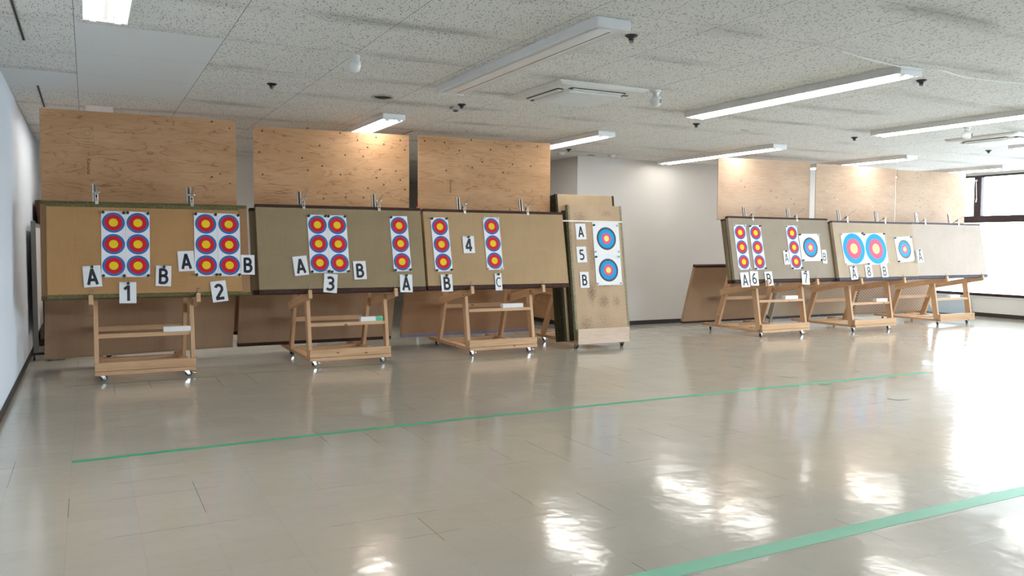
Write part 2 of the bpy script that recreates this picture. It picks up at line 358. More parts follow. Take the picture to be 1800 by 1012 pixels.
# ------------------------------------------------------------------ stroke lettering
def arc(cx, cy, rx, ry, a0, a1, n=14):
    return [(cx+rx*math.cos(R(a0+(a1-a0)*k/n)), cy+ry*math.sin(R(a0+(a1-a0)*k/n))) for k in range(n+1)]
G = {
 'A': [[(.06,0),(.34,1)], [(.34,1),(.62,0)], [(.16,.30),(.52,.30)]],
 'B': [[(.12,0),(.12,1)], [(.12,.935)]+[(.30,.935)]+arc(.33,.735,.20,.20,90,-90)+[(.12,.535)], [(.12,.535),(.33,.535)]+arc(.36,.30,.22,.235,90,-90)+[(.12,.065)]],
 'C': [arc(.40,.5,.31,.435,52,308,22)],
 '1': [[(.10,.74),(.36,.93)], [(.38,1),(.38,0)]],
 '2': [arc(.33,.70,.22,.235,160,-25,16)+[(.10,.065)], [(.06,.065),(.62,.065)]],
 '3': [arc(.30,.73,.24,.205,145,-90,16), arc(.29,.295,.28,.23,90,-145,18), [(.22,.525),(.32,.525)]],
 '4': [[(.46,0),(.46,1)], [(.44,.97),(.07,.31)], [(.03,.27),(.64,.27)]],
 '5': [[(.57,.935),(.14,.935)], [(.17,.97),(.14,.56)], arc(.30,.32,.27,.255,125,-140,18)],
 '6': [arc(.35,.30,.23,.235,0,360,26), [(.12,.32)]+arc(.44,.42,.32,.52,180,78,12)],
 '7': [[(.06,.935),(.60,.935)], [(.58,.93),(.26,0)]],
 '8': [arc(.34,.27,.24,.21,0,360,26), arc(.34,.735,.20,.20,0,360,24)],
}
def ribbon(bm, pts, w, fn, mi):
    n = len(pts); L = []; Rr = []
    closed = n > 3 and (abs(pts[0][0]-pts[-1][0])+abs(pts[0][1]-pts[-1][1])) < 1e-5
    for i, (x, y) in enumerate(pts):
        a = pts[i-1] if i else (pts[-2] if closed else None); b_ = pts[i+1] if i < n-1 else (pts[1] if closed else None)
        ds = []
        if a: d = (x-a[0], y-a[1]); l = math.hypot(*d) or 1; ds.append((d[0]/l, d[1]/l))
        if b_: d = (b_[0]-x, b_[1]-y); l = math.hypot(*d) or 1; ds.append((d[0]/l, d[1]/l))
        nx, ny = sum(-d[1] for d in ds)/len(ds), sum(d[0] for d in ds)/len(ds)
        q = nx*nx+ny*ny; k = w/2/max(q, .35)
        L.append(bm.verts.new(fn(x+nx*k, y+ny*k))); Rr.append(bm.verts.new(fn(x-nx*k, y-ny*k)))
    for i in range(n-1):
        f = bm.faces.new((L[i], L[i+1], Rr[i+1], Rr[i])); f.material_index = mi

# ------------------------------------------------------------------ the room
def room():
    bm = bmesh.new(); box(bm, XL-.1, XR+.1, YF-.1, YREC+6, -.12, 0); struct(obj('floor', bm, FLOOR))
    bm = bmesh.new(); box(bm, XL-.1, XR+.3, YF-.1, YREC+6, ZC, ZC+.1); struct(obj('ceiling', bm, CEIL))
    bm = bmesh.new(); box(bm, XL-.12, XL, YF, YREC+.1, 0, ZC); struct(obj('wall_left', bm, WALLL))
    bm = bmesh.new(); box(bm, XREC, XR, YB, YB+.12, 0, ZC); box(bm, XREC, XREC+.12, YB+.12, YREC+5, 0, ZC); struct(obj('wall_back', bm, WALL))
    bm = bmesh.new(); box(bm, XL, 3.4, YREC, YREC+.12, 0, ZC); box(bm, 3.3, 3.42, YREC+.12, 18.0, 0, ZC); box(bm, 3.3, XREC, 18.0, 18.12, 0, ZC); struct(obj('wall_recess', bm, WALL))
    bm = bmesh.new(); box(bm, XL, XR, YF-.12, YF, 0, .85); box(bm, XL, XR, YF-.12, YF, 2.35, ZC); box(bm, XL, 7.5, YF-.12, YF, .85, 2.35); box(bm, 14.0, XR, YF-.12, YF, .85, 2.35)
    for k in range(3, 4): box(bm, 1+k*3.25-.1, 1+k*3.25+.1, YF-.12, YF, .85, 2.35)
    struct(obj('wall_front', bm, WALL))
    # right wall: sill-high wall and thin header, windows between
    bm = bmesh.new(); box(bm, XR, XR+.16, YF, YB+.12, 0, .40); box(bm, XR, XR+.16, YF, YB+.12, 2.69, ZC); box(bm, XR, XR+.16, YF, -3.6, .40, 2.69); box(bm, XR, XR+.16, 10.9, YB+.12, .4, 2.69)
    struct(obj('wall_right', bm, WALL))
    def bb(name, a):
        bm = bmesh.new(); box(bm, *a, 0, .075 if name != 'baseboard_back' else .07, 0, .002); struct(obj(name, bm, BASEB))
    bb('baseboard_left', (XL, XL+.008, YF, YREC)); bb('baseboard_back', (XREC, XR, YB-.008, YB)); bb('baseboard_right', (XR-.008, XR, YF, YB-.01))
    bb('baseboard_recess', (XREC-.008, XREC, YB, 17.9)); bb('baseboard_front', (XL, XR, YF, YF+.008))
    # window sill ledge
    bm = bmesh.new(); box(bm, XR-.03, XR+.16, -3.6, 10.9, .395, .415, 0, .003); struct(obj('trim_1', bm, FRAME))
    bm = bmesh.new(); box(bm, XR-.02, XR-.001, -3.6, 10.9, .372, .392, 0, .003); struct(obj('trim_2', bm, WHITE))
    gm, nt, b = newmat('window_glass')
    tr = nt.nodes.new('ShaderNodeBsdfTransparent'); tr.inputs[0].default_value = (.96,.98,.98,1); gl = nt.nodes.new('ShaderNodeBsdfGlossy'); gl.inputs['Roughness'].default_value = .02
    fr = nt.nodes.new('ShaderNodeFresnel'); fr.inputs[0].default_value = 1.45; mx = nt.nodes.new('ShaderNodeMixShader')
    nt.links.new(fr.outputs[0], mx.inputs[0]); nt.links.new(tr.outputs[0], mx.inputs[1]); nt.links.new(gl.outputs[0], mx.inputs[2])
    nt.links.new(mx.outputs[0], nt.nodes['Material Output'].inputs[0])
    for k in range(2, 4):  # unseen windows behind the camera, added for neutral fill light
        x0, x1 = 1+k*3.25+(.1 if k > 2 else 0), 1+(k+1)*3.25-(.1 if k < 3 else 0); root = empty('window_%d' % (k+4), ((x0+x1)/2, YF-.06, .85)); struct(root); h = (x1-x0)/2
        bm = bmesh.new(); box(bm, -h, -h+.05, -.04, .04, 0, 1.5); box(bm, h-.05, h, -.04, .04, 0, 1.5); box(bm, -.03, .03, -.04, .04, .05, 1.45); box(bm, -h+.05, h-.05, -.04, .04, 0, .05); box(bm, -h+.05, h-.05, -.04, .04, 1.45, 1.5); obj('window_frame', bm, FRAME, root)
        bm = bmesh.new(); box(bm, -h+.05, -.03, -.003, .003, .05, 1.45); box(bm, .03, h-.05, -.003, .003, .05, 1.45); obj('window_pane', bm, gm, root)
    ys = [-3.6, -.25, 3.07, 6.40, 9.77, 10.9]
    for i in range(5):
        y0, y1 = ys[i], ys[i+1]; e0 = .07 if i else .03; e1 = .07 if i < 4 else .03
        root = empty('window_%d' % (i+1), (XR+.05, (y0+y1)/2, .415)); struct(root)
        X0, X1, yc, zb = -.05, .05, (y0+y1)/2, .415
        bm = bmesh.new()
        box(bm, X0, X1, y0-yc, y0-yc+e0, 0 if i == 0 else 1.92-zb, 2.69-zb, 0, .004); box(bm, X0, X1, y1-yc-e1, y1-yc, 0 if i == 4 else 1.92-zb, 2.69-zb, 0, .004)
        box(bm, X0, X1, y0-yc+e0, y1-yc-e1, 2.655-zb, 2.69-zb); box(bm, X0, X1, y0-yc, y1-yc, 1.79-zb, 1.92-zb); box(bm, X0, X1, y0-yc, y1-yc, 0, .03)
        obj('window_frame', bm, FRAME, root)
        bm = bmesh.new(); box(bm, -.003, .003, y0-yc+e0, y1-yc-e1, 1.92-zb, 2.655-zb); box(bm, -.003, .003, y0-yc+.001, y1-yc-.001, .03, 1.79-zb); obj('window_pane', bm, gm, root)
        bm = bmesh.new(); rod(bm, (X0-.02, y0-yc+.02, 2.60-zb), (X0-.02, y0-yc-.0, 2.25-zb), .008); rod(bm, (X0-.02, y0-yc, 2.25-zb), (X0-.02, y0-yc+.01, 2.18-zb), .013); box(bm, X0-.03, X0, y0-yc, y0-yc+.05, 2.58-zb, 2.61-zb)
        obj('opener_handle', bm, WPL, root)
room()
# outside: pale car park, far low buildings and a railing, all washed out by daylight
OUT = flat('pale_asphalt', (.62,.66,.68), .9); OUTB = flat('pale_render', (.86,.87,.88), .9); OUTG = flat('pale_green', (.50,.58,.52), .9)
bm = bmesh.new(); box(bm, XR+1, 300, -150, 250, -4.3, -4.2); o = obj('car_park', bm, OUT); tag(o, 'pale washed-out ground outside the windows on the right', 'ground')
for k, (x, y, sx, sy, h, t) in enumerate([(120,75,14,40,5.6,'pale low building far outside the right-hand window, nearest to the mullion'), (150,20,16,34,4.8,'long pale low building far outside behind the right edge of the photo')]):
    bm = bmesh.new(); box(bm, -sx/2, sx/2, -sy/2, sy/2, 0, h, 0, .05); 
    for q in range(6): box(bm, -sx/2-.06, -sx/2, -sy/2+2+q*sy/6.5, -sy/2+2+q*sy/6.5+sy/11, 1.4, 2.8, 1)
    o = obj('distant_building', bm, [OUTB, OUTG]); o.location = (x, y, -4.2); tag(o, t, 'building')

# ------------------------------------------------------------------ tatami mats
TILT = -R(11)
def mat_thing(loc, rot, x0, x1, s0, s1, straw, border, label, group, thick=.055, top=.03, bot=.045, name='tatami_mat', side=False, cat='tatami mat'):
    """mat standing on its long edge: local x long, z up along the face, y into the mat"""
    xc = (x0+x1)/2; W = (x1-x0)/2
    bm = bmesh.new(); box(bm, -W, W, .0, thick, s0, s1, 0, .004)
    o = obj(name, bm, straw); e = Euler(rot)
    o.location = Vector(loc) + e.to_matrix() @ Vector((xc, 0, 0)); o.rotation_euler = rot; tag(o, label, cat, group)
    e_ = .0025
    def strip(a):
        bm = bmesh.new(); box(bm, *a, 0, .002); obj('cloth_border', bm, border, o)
    if side:
        strip((-W-e_, -W+top, -e_, thick+e_, s0-.001, s1+.001)); strip((W-bot, W+e_, -e_, thick+e_, s0-.001, s1+.001))
    else:
        strip((-W-.001, W+.001, -e_, thick+e_, s1-top, s1+e_)); strip((-W-.001, W+.001, -e_, thick+e_, s0-e_, s0+bot))
    return o
STR1 = mat_straw('rush_orange_brown', (.47,.255,.105), (.54,.31,.135), [(-.55,.30,.30,.35,.25)])
STR1B = mat_straw('rush_dull_brown', (.36,.20,.10), (.43,.25,.13))
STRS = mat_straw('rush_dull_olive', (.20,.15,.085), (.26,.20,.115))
STR2 = mat_straw('rush_grey_olive', (.32,.235,.135), (.39,.295,.175), rib=1.5)
STR3 = mat_straw('rush_tan', (.47,.315,.17), (.54,.37,.205), rib=1.4)
STR5 = mat_straw('rush_worn_tan', (.50,.35,.22), (.58,.42,.28), [(-.14,.62,.10,.22,1.5), (.04,.50,.13,.14,1.4), (.24,.50,.10,.12,1.2), (-.24,1.58,.16,.14,1.2), (-.10,1.1,.09,.40,1.2), (.18,1.66,.14,.07,1.1), (-.25,.2,.14,.2,1.2), (.05,.25,.2,.2,.9), (.1,.72,.2,.05,1.3)], rib=.6)
STR6 = mat_straw('rush_grey', (.36,.295,.225), (.42,.345,.265), rib=1.2)
STR7 = mat_straw('rush_beige', (.49,.375,.265), (.56,.435,.315), rib=.8)
STR8 = mat_straw('rush_pale_beige', (.49,.395,.325), (.56,.455,.38), rib=.25)
STRL = mat_straw('rush_mid_brown', (.40,.25,.15), (.46,.30,.185), rib=.3)  # even mid brown rush for mats leaning behind the stands
STRL2 = mat_straw('rush_reddish_brown', (.47,.265,.14), (.53,.32,.18), rib=.3)
STRW = mat_straw('coarse_woven_base', (.52,.36,.26), (.60,.43,.32), rib=.6, coarse=True)
YBs = {1: 8.48, 2: 8.55, 3: 8.63, 4: 8.62, 5: 8.57, 6: 8.66}
ARMX = {}
mats = [
 (1, -.33,1.37,-.035,.86, STR1, GREENB, .035,.035, -.35,0, 'orange-brown straw mat with moss green edging, front mat behind numbers 1 and 2'),
 (1, -.38,1.46,-.033,.89, STR1B, GREENB, .03,.03, 0,1, 'wider brown straw mat sticking out behind the mat with numbers 1 and 2'),
 (2, 1.55,3.37,-.04,.90, STR2, BROWNB, .03,.045, 0,0, 'grey-olive straw mat with dark brown edging, front mat holding number 3'),
 (2, 1.50,3.33,-.035,.87, STRS, BROWNB, .03,.045, 0,1, 'straw mat whose dark left edge shows behind the number 3 mat'),
 (3, 3.43,5.30,-.04,.90, STR3, BROWNB, .03,.045, 0,0, 'tan straw mat with dark brown edging, front mat holding number 4'),
 (3, 3.395,5.27,-.035,.875, STRS, BROWNB, .03,.045, 0,1, 'straw mat just behind the number 4 mat, its dark edge showing at the left'),
 (4, 8.01,9.99,-.04,.91, STR6, BROWNB, .025,.045, 0,0, 'grey straw mat with dark edging, front mat holding numbers 6 and 7'),
 (4, 7.975,9.95,-.035,.88, STRS, BROWNB, .025,.045, 0,1, 'straw mat behind the grey mat with numbers 6 and 7'),
 (5, 10.03,11.86,-.04,.88, STR7, NAVYB, .025,.045, 0,0, 'beige straw mat with slate edging, front mat holding number 8'),
 (5, 9.995,11.82,-.035,.87, STRS, BROWNB, .025,.045, 0,1, 'straw mat behind the beige mat with number 8'),
 (6, 11.97,13.79,-.04,.89, STR8, NAVYB, .025,.045, 0,0, 'pale blank straw mat nearest the window, without any target'),
 (6, 11.94,13.76,-.035,.875, STRS, BROWNB, .025,.045, 0,1, 'straw mat hidden behind the pale blank mat nearest the window'),
]
for (u, x0, x1, s0, s1, st, bo, tp, bt, _, layer, lab) in mats:
    yb = YBs[u]; dy = .0585*layer
    base = Vector((0, yb, .85)) + Euler((TILT,0,0)).to_matrix() @ Vector((0, dy, 0))
    mat_thing(base, (TILT,0,0), x0, x1, s0, s1, st, bo, lab, 'straw mats standing on the trestle stands', top=tp, bot=bt)

# ------------------------------------------------------------------ trestle stands
def caster(parent, x, y, zt, ang, name='caster'):
    """swivel caster: plate under zt, wheel on the floor"""
    bm = bmesh.new(); box(bm, -.032, .032, -.028, .028, zt-.005, zt, 0, .001)
    cyl(bm, (0,0,zt-.008), .018, .008, 'z', 16)
    for s in (-1, 1):
        vs = []
        pr = [(-.022, zt-.012), (.022, zt-.012), (.034, .024), (.014, .020)]
        a = [bm.verts.new((s*.0155, p[0]+.008, p[1])) for p in pr]; b_ = [bm.verts.new((s*.018, p[0]+.008, p[1])) for p in pr]
        bm.faces.new(a); bm.faces.new(b_)
        for k in range(4): bm.faces.new((a[k], a[(k+1)%4], b_[(k+1)%4], b_[k]))
    box(bm, -.018, .018, -.014, .030, zt-.014, zt-.011)
    o = obj(name, bm, CHROME, parent); o.location = (x, y, 0); o.rotation_euler = (0,0,ang)
    bm = bmesh.new(); cyl(bm, (0,.030,.031), .031, .022, 'x', 28, 0); cyl(bm, (0,.030,.031), .017, .0245, 'x', 20, 1); cyl(bm, (0,.030,.031), .006, .038, 'x', 10, 1)
    obj('wheel', bm, [RUB, HUB], o, True)
    bm = bmesh.new(); box(bm, -.011, .011, .058, .092, .050, .054, 0, .001, Matrix.Rotation(-.25, 4, 'X')); obj('brake_lever', bm, CHROME, o)
    return o
def cart(x0, x1, yb, zs, struts, label, block=None):
    F = yb+.08; W = x1-x0; xc = (x0+x1)/2
    root = empty('trestle_stand', (xc, F, 0)); tag(root, label, 'target stand', 'pine trestle stands on casters')
    h = W/2; b = .038
    # flat base frame
    for s, xx in ((-1, -h+.0445), (1, h-.0445)):
        timber('side_beam', (xx, .04, .089), (xx, 1.30 if x0 < 1.9 or x0 > 3 else 1.47, .089), .089, .038, root)
    timber('front_ledge', (-h, .019+.01, .089), (h, .029, .089), .075, .036, root)
    timber('front_board', (-h, .02, .150), (h, .02, .150), .038, .080, root)
    timber('rear_beam', (-h+.089, 1.02, .089), (h-.089, 1.02, .089), .089, .036, root)
    timber('base_cross_board', (-h+.09, .70, .089), (h-.09, .70, .089), .10, .030, root)
    # front legs lean back, rear legs lean forward up behind the mats
    for s in (-1, 1):
        xx = s*(h-b/2)
        timber('front_leg', (xx, .085, .108), (xx, .195, .76), b, .089, root)
        timber('rear_leg', (xx, .975, .100), (xx, .435, 1.70), b, .089, root)
        # sloping arm outside the legs, its nose sticking out in front of the mats
        xa = s*(h+b/2); t = math.tan(R(11))
        timber('support_arm', (xa, -.125, .80), (xa, .86, .80-.985*t), b, .089, root)
        timber('rear_upright', (s*(h-.16), .527, 1.50), (s*(h-.16), .527, 2.35), .04, .030, root)
        bm = bmesh.new()   # bent steel hook that stops the mats
        yh = -.085
        rod(bm, (xa, yh, .82), (xa, yh, .885), .0032); rod(bm, (xa, yh, .885), (xa+.020, yh+.012, .885), .0032); obj('steel_hook', bm, STEELD, root)
    timber('shelf_rail', (-h+b, .135, zs-.019), (h-b, .135, zs-.019), .060, .036, root)
    timber('shelf_rail', (-h+b, .865, zs-.019), (h-b, .865, zs-.019), .036, .050, root)
    timber('upper_rail', (-h+.04, .52, 1.47), (h-.04, .52, 1.47), .03, .06, root)
    for (xx, yy, an) in ((-h+.05, .09, -1.15), (h-.09, .09, -1.35), (-h+.05, 1.16, -.9), (h-.07, 1.16, -1.2)):
        caster(root, xx, yy, .0715, an)
    # steel struts behind the mats with hooked clamp rods holding the top edge
    e = Euler((TILT,0,0)).to_matrix()
    for xs in struts:
        lx = xs-xc
        def P(a, y_, s_): v = Vector((0, yb-F, .85)) + e @ Vector((0, y_, s_)); return Vector((lx+a, v.y, v.z))
        def pp(a0, a1, y0, y1, s0, s1, bm, mi=0):
            vs = [bm.verts.new(P(a, yy, ss)) for a in (a0, a1) for yy in (y0, y1) for ss in (s0, s1)]
            for f in [(0,1,3,2), (4,6,7,5), (0,4,5,1), (2,3,7,6), (0,2,6,4), (1,5,7,3)]: bm.faces.new([vs[i] for i in f]).material_index = mi
        bm = bmesh.new()
        pp(-.020,-.015, .122,.150, .30,1.085, bm); pp(.015,.020, .122,.150, .30,1.085, bm); pp(-.020,.020, .148,.152, .30,1.085, bm, 1)
        pp(-.015,-.010, .122,.126, .30,1.085, bm); pp(.010,.015, .122,.126, .30,1.085, bm)
        obj('steel_strut', bm, [STEEL, STEELD], root)
        bm = bmesh.new(); p0 = P(.008, .120, .905); p1 = P(.014, -.185, 1.015); rod(bm, p0, p1, .0042)
        obj('threaded_rod', bm, STEEL, root)
        bm = bmesh.new(); pm = p0.lerp(p1, .36); dv = (p1-p0).normalized()
        rod(bm, pm-dv*.022, pm+dv*.022, .012, 12); rod(bm, pm+dv*.03+Vector((-.03,0,.008)), pm+dv*.03+Vector((.03,0,.008)), .004)
        for s in (-1, 1): bmesh.ops.create_uvsphere(bm, u_segments=10, v_segments=6, radius=.009, matrix=Matrix.Translation(pm+dv*.03+Vector((s*.026,0,.012))))
        obj('wing_nut', bm, CHROME, root, True)
        bm = bmesh.new()
        for s in (-1, 1):
            q = P(.014+s*.011, -.008, .865); a = pm+dv*.03+Vector((s*.011,0,0)); rod(bm, a, q, .0035); 
        pp(0, .028, -.012, -.006, .855, .885, bm)
        obj('clamp_hook', bm, STEEL, root)
    return root
cart(.04, .935, 8.48, .45, (.075,.916), 'pine stand on casters at far left, under the mats of numbers 1 and 2')
cart(2.08, 2.985, 8.55, .468, (2.034,2.865), 'pine stand on casters under the number 3 mat, with green-ended white block')
cart(3.985, 4.90, 8.63, .556, (3.94,4.787), 'pine stand on casters under the number 4 mat, next to the upright stack')
cart(8.62, 9.575, 8.62, .537, (8.46,9.33), 'pine stand on casters under numbers 6 and 7, first of the right-hand group')
cart(10.50, 11.45, 8.57, .448, (10.35,11.21), 'pine stand on casters under the number 8 mat, middle of the right-hand group')
cart(12.68, 13.60, 8.66, .452, (12.31,13.18), 'pine stand on casters nearest the window, under the blank pale mat')
for (xa, xb, yb, z, t, g) in ((.650,.902,8.48,.4505,'white foam block on the shelf rail of the far left stand',0), (2.672,2.925,8.55,.4685,'white foam block with a green end on the rail of the number 3 stand',1),
      (4.475,4.755,8.63,.5565,'white foam block on the rail under the number 4 mat',0), (9.17,9.43,8.62,.5375,'white foam block on the rail under numbers 6 and 7',0),
      (11.10,11.36,8.57,.4485,'white foam block on the rail under the number 8 mat',0), (13.08,13.33,8.66,.4525,'white foam block on the rail of the stand nearest the window',0)):
    bm = bmesh.new(); w2 = (xb-xa)/2; box(bm, -w2, w2 if not g else w2-.085, -.035, .035, 0, .050, 0, .003)
    if g: box(bm, w2-.085, w2, -.035, .035, 0, .050, 1, .003)
    o = obj('foam_block', bm, [FOAM, GFOAM]); o.location = ((xa+xb)/2, yb+.08+.135, z); tag(o, t, 'foam block', 'foam blocks on the stand rails')

# ------------------------------------------------------------------ plywood sheets above
def text_bm(s, size, fn, mi, bm):
    cu = bpy.data.curves.new('t', 'FONT'); cu.body = s; cu.size = size; cu.offset = .0012; o = bpy.data.objects.new('t', cu); C.objects.link(o)
    dg = bpy.context.evaluated_depsgraph_get(); me = o.evaluated_get(dg).to_mesh()
    vs = [bm.verts.new(fn(v.co.x, v.co.y)) for v in me.vertices]
    for p in me.polygons:
        try: bm.faces.new([vs[i] for i in p.vertices]).material_index = mi
        except ValueError: pass
    o.evaluated_get(dg).to_mesh_clear(); bpy.data.objects.remove(o); bpy.data.curves.remove(cu)
K1 = [(1.18,2.592,3), (1.355,2.536,1), (1.257,2.056,1), (1.172,2.018,3), (1.353,1.957,1)]
K2 = [(a,b,1.2) for a, b in [(1.702,2.541), (2.192,2.604), (2.56,2.575), (2.327,2.422), (2.131,2.274), (2.193,2.14), (2.353,2.196), (1.703,2.074), (2.562,2.11), (2.617,2.332), (2.827,2.329), (2.88,2.434), (3.075,2.481), (2.981,2.554), (3.276,2.539), (3.332,2.432), (3.22,2.178), (3.03,2.187), (3.275,2.077), (3.073,2.014), (2.882,1.966), (2.619,1.857), (2.828,1.858), (2.367,1.833), (3.332,1.967), (2.984,2.091), (1.671,2.313), (2.761,2.509)]]
K3 = [(a,b,1.3) for a, b in [(3.613,2.563), (3.871,2.56), (4.225,2.612), (4.065,2.474), (4.492,2.507), (4.715,2.559), (5.162,2.588), (4.377,2.351), (4.239,2.272), (4.8,2.342), (5.065,2.332), (4.672,2.233), (4.769,1.771), (3.893,2.224)]]
K6 = [(a,b,1) for a, b in [(8.618,2.284), (8.7,2.202), (9.221,2.16), (9.339,2.064), (9.651,2.053), (9.714,1.98)]]
K7 = [(a,b,-1) for a, b in [(10.366,2.193), (10.74,2.266), (11.168,2.235), (11.506,2.308), (11.867,2.311), (11.566,2.182), (11.87,2.192), (10.926,2.145), (10.613,2.067), (11.722,2.085), (10.262,1.902), (10.894,1.919), (11.438,1.97), (11.191,1.826), (11.862,1.749)]] + [(10.54,2.093,1), (11.926,2.397,1)]
K8 = [(a,b,.9) for a, b in [(12.634,2.582), (12.744,2.559), (12.977,2.591), (12.661,2.506), (13.257,2.581), (13.093,2.498), (13.665,2.566), (13.735,2.459), (12.816,2.247), (12.279,2.167), (12.186,2.079), (12.723,2.118), (12.947,2.125), (13.644,2.181), (13.949,2.202), (12.645,2.025), (12.756,2.0), (12.989,2.028), (13.269,2.02), (13.763,2.075), (13.668,2.003), (13.089,1.94), (12.701,1.903), (13.139,1.891)]]
plys = [
 (-.38,1.419,9.055,1.70,2.609,2.621, PLYA, K1, (.022,2.40), 'large plywood sheet at far left with few knots and a brown stamp'),
 (1.61,3.385,9.125,1.70,2.588,2.606, PLYA, K2, None, 'plywood sheet full of small dark knots, above the number 3 mat'),
 (3.53,5.355,9.205,1.70,2.622,2.640, PLYA, K3, (3.945,2.36), 'plywood sheet with knots along its top and a stamp, above number 4'),
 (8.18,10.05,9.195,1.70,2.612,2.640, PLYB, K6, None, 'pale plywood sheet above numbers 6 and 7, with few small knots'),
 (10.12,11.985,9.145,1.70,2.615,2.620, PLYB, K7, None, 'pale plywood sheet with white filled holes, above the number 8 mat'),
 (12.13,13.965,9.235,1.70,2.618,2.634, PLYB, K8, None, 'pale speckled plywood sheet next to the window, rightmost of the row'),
]
for (x0, x1, y, z0, z1, z1b, mt, kn, st, lab) in plys:
    xc = (x0+x1)/2; W = (x1-x0)/2; bm = bmesh.new()
    vs = box(bm, -W, W, 0, .012, z0, z1)
    for v in vs:
        if v.co.x > 0 and v.co.z > z0+.1: v.co.z = z1b
    for f in bm.faces:
        f.normal_update()
        if abs(f.normal.y) < .5: f.material_index = 1
    for (kx, kz, t) in kn:
        r = .0080 if t < 2 else .010; mi = 2 if t > 0 else 3
        disc(bm, kx-xc, kz, r*(abs(t) if abs(t) < 2 else 1), -.0006, mi, 0, 12)
        if t > 0:      # dark streak through the knot
            ww = (.012+.02*random.random())*(3.5 if t > 2 else 1)
            v4 = [bm.verts.new((kx-xc+a*ww, -.0005, kz+c_*.0028)) for a, c_ in ((-1,0), (0,1), (1,0), (0,-1))]; bm.faces.new(v4).material_index = 5
    if st:
        sx, sz = st; sx -= xc
        text_bm('Kenuna', .050, lambda a, c_: (sx+c_*1.0-.008, -.0006, sz-.25-a), 4, bm)
        ribbon(bm, [(sx-.03, sz-.27), (sx-.03, sz-.41)], .004, lambda a, c_: (a, -.0006, c_), 5)
        disc(bm, sx, sz, .032, -.0006, 5, .026, 20); ribbon(bm, [(sx-.05,sz+.06),(sx+.05,sz+.06),(sx+.05,sz-.20),(sx-.05,sz-.20),(sx-.05,sz+.06)], .003, lambda a, c_: (a, -.0006, c_), 5)
        for q in range(5): ribbon(bm, [(sx-.035,sz-.06-q*.028),(sx+.03,sz-.06-q*.028)], .007, lambda a, c_: (a, -.0006, c_), 5)
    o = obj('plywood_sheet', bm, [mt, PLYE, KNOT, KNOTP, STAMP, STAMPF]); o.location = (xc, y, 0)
    tag(o, lab, 'plywood sheet', 'plywood sheets standing above the target mats')

# ------------------------------------------------------------------ paper on the mats
def place(o, x, s, off, rot, yb, zb=.85, tilt=TILT):
    e = Euler((tilt,0,0)).to_matrix()
    o.location = Vector((0, yb, zb)) + e @ Vector((x, -off, s))
    o.rotation_euler = (e @ Matrix.Rotation(R(rot), 3, 'Y')).to_euler()
def sheet_bm(w, h, curl=.0):
    bm = bmesh.new(); box(bm, -w/2, w/2, -.0008, 0, -h/2, h/2); return bm
CARDS = []
def letter(ch, x, s, w, h, rot, yb, label, off=.004, zb=.85, tilt=TILT, scale=.66, bold=.17):
    bm = sheet_bm(w, h); gh = h*scale; gw = gh*.90
    ox = -gw*.34+.0; oz = -gh/2-.004
    for st in G[ch]: ribbon(bm, st, bold, lambda a, c_: (ox+a*gw, -.0012, oz+c_*gh), 1)
    o = obj('letter_card', bm, [PAPER, INK]); place(o, x, s, off, rot, yb, zb, tilt)
    tag(o, label, 'card', 'letter and number cards pinned to the mats'); CARDS.append(o)
    return o
def target(kind, x, s, w, h, rot, yb, label, off=.003, zb=.85, tilt=TILT, light=False, cells=None):
    bm = sheet_bm(w, h)
    if kind == 'five': light = True
    ms = [PAPER, CYAN if light else BLUE, PINK if light else RED, GOLDL if light else GOLD, RBLK, LINE]
    if kind == 3:
        for k in (-1, 0, 1):
            cz = k*h*.327
            for r, mi, yy in ((.0995,1,-.0012), (.0795,2,-.0016), (.040,3,-.0020)): disc(bm, 0, cz, r*min(1, w/.212), yy, mi)
            disc(bm, 0, cz, .0204*min(1, w/.212), -.0023, 5, .0196) if False else None
        ribbon(bm, [(w/2-.001,-h/2),(w/2-.001,h/2)], .0015, lambda a, c_: (a, -.0011, c_), 5)
    elif kind == 'big3':
        for r, mi, yy in ((.238,1,-.0012), (.158,2,-.0016), (.080,3,-.0020)): disc(bm, 0, 0, r, yy, mi, 0, 64)
    elif kind == 'five':
        for r, mi, yy in ((.152,4,-.0012), (.124,1,-.0016), (.074,2,-.0020), (.039,3,-.0024)): disc(bm, 0, 0, r, yy, mi)
    o = obj('target_face', bm, ms); place(o, x, s, off, rot, yb, zb, tilt)
    tag(o, label, 'target', 'paper target faces pinned to the mats')
    return o
T = {  # x, s, w, h, rot
 's1a':(.222,.472,.208,.634,.9), 's1b':(.431,.471,.210,.634,1.3), 's2a':(1.046,.472,.218,.637,1.1), 's2b':(1.264,.470,.216,.637,1.1),
 's3a':(2.185,.485,.211,.628,-.5), 's3b':(2.397,.483,.213,.630,-.6), 's4a':(3.103,.491,.209,.625,-1.2), 's4b':(3.630,.485,.217,.632,-1.5), 's4c':(4.294,.499,.215,.636,-.6),
 's6a':(8.207,.466,.224,.644,-.6), 's6b':(8.500,.464,.221,.643,-1.5), 's7a':(9.220,.466,.225,.650,-1.6), 's7b':(9.555,.465,.415,.412,-.5),
 's8a':(10.429,.450,.495,.487,-2.6), 's8b':(10.925,.447,.487,.489,-2.2), 's9':(11.600,.443,.415,.405,-3.0)}
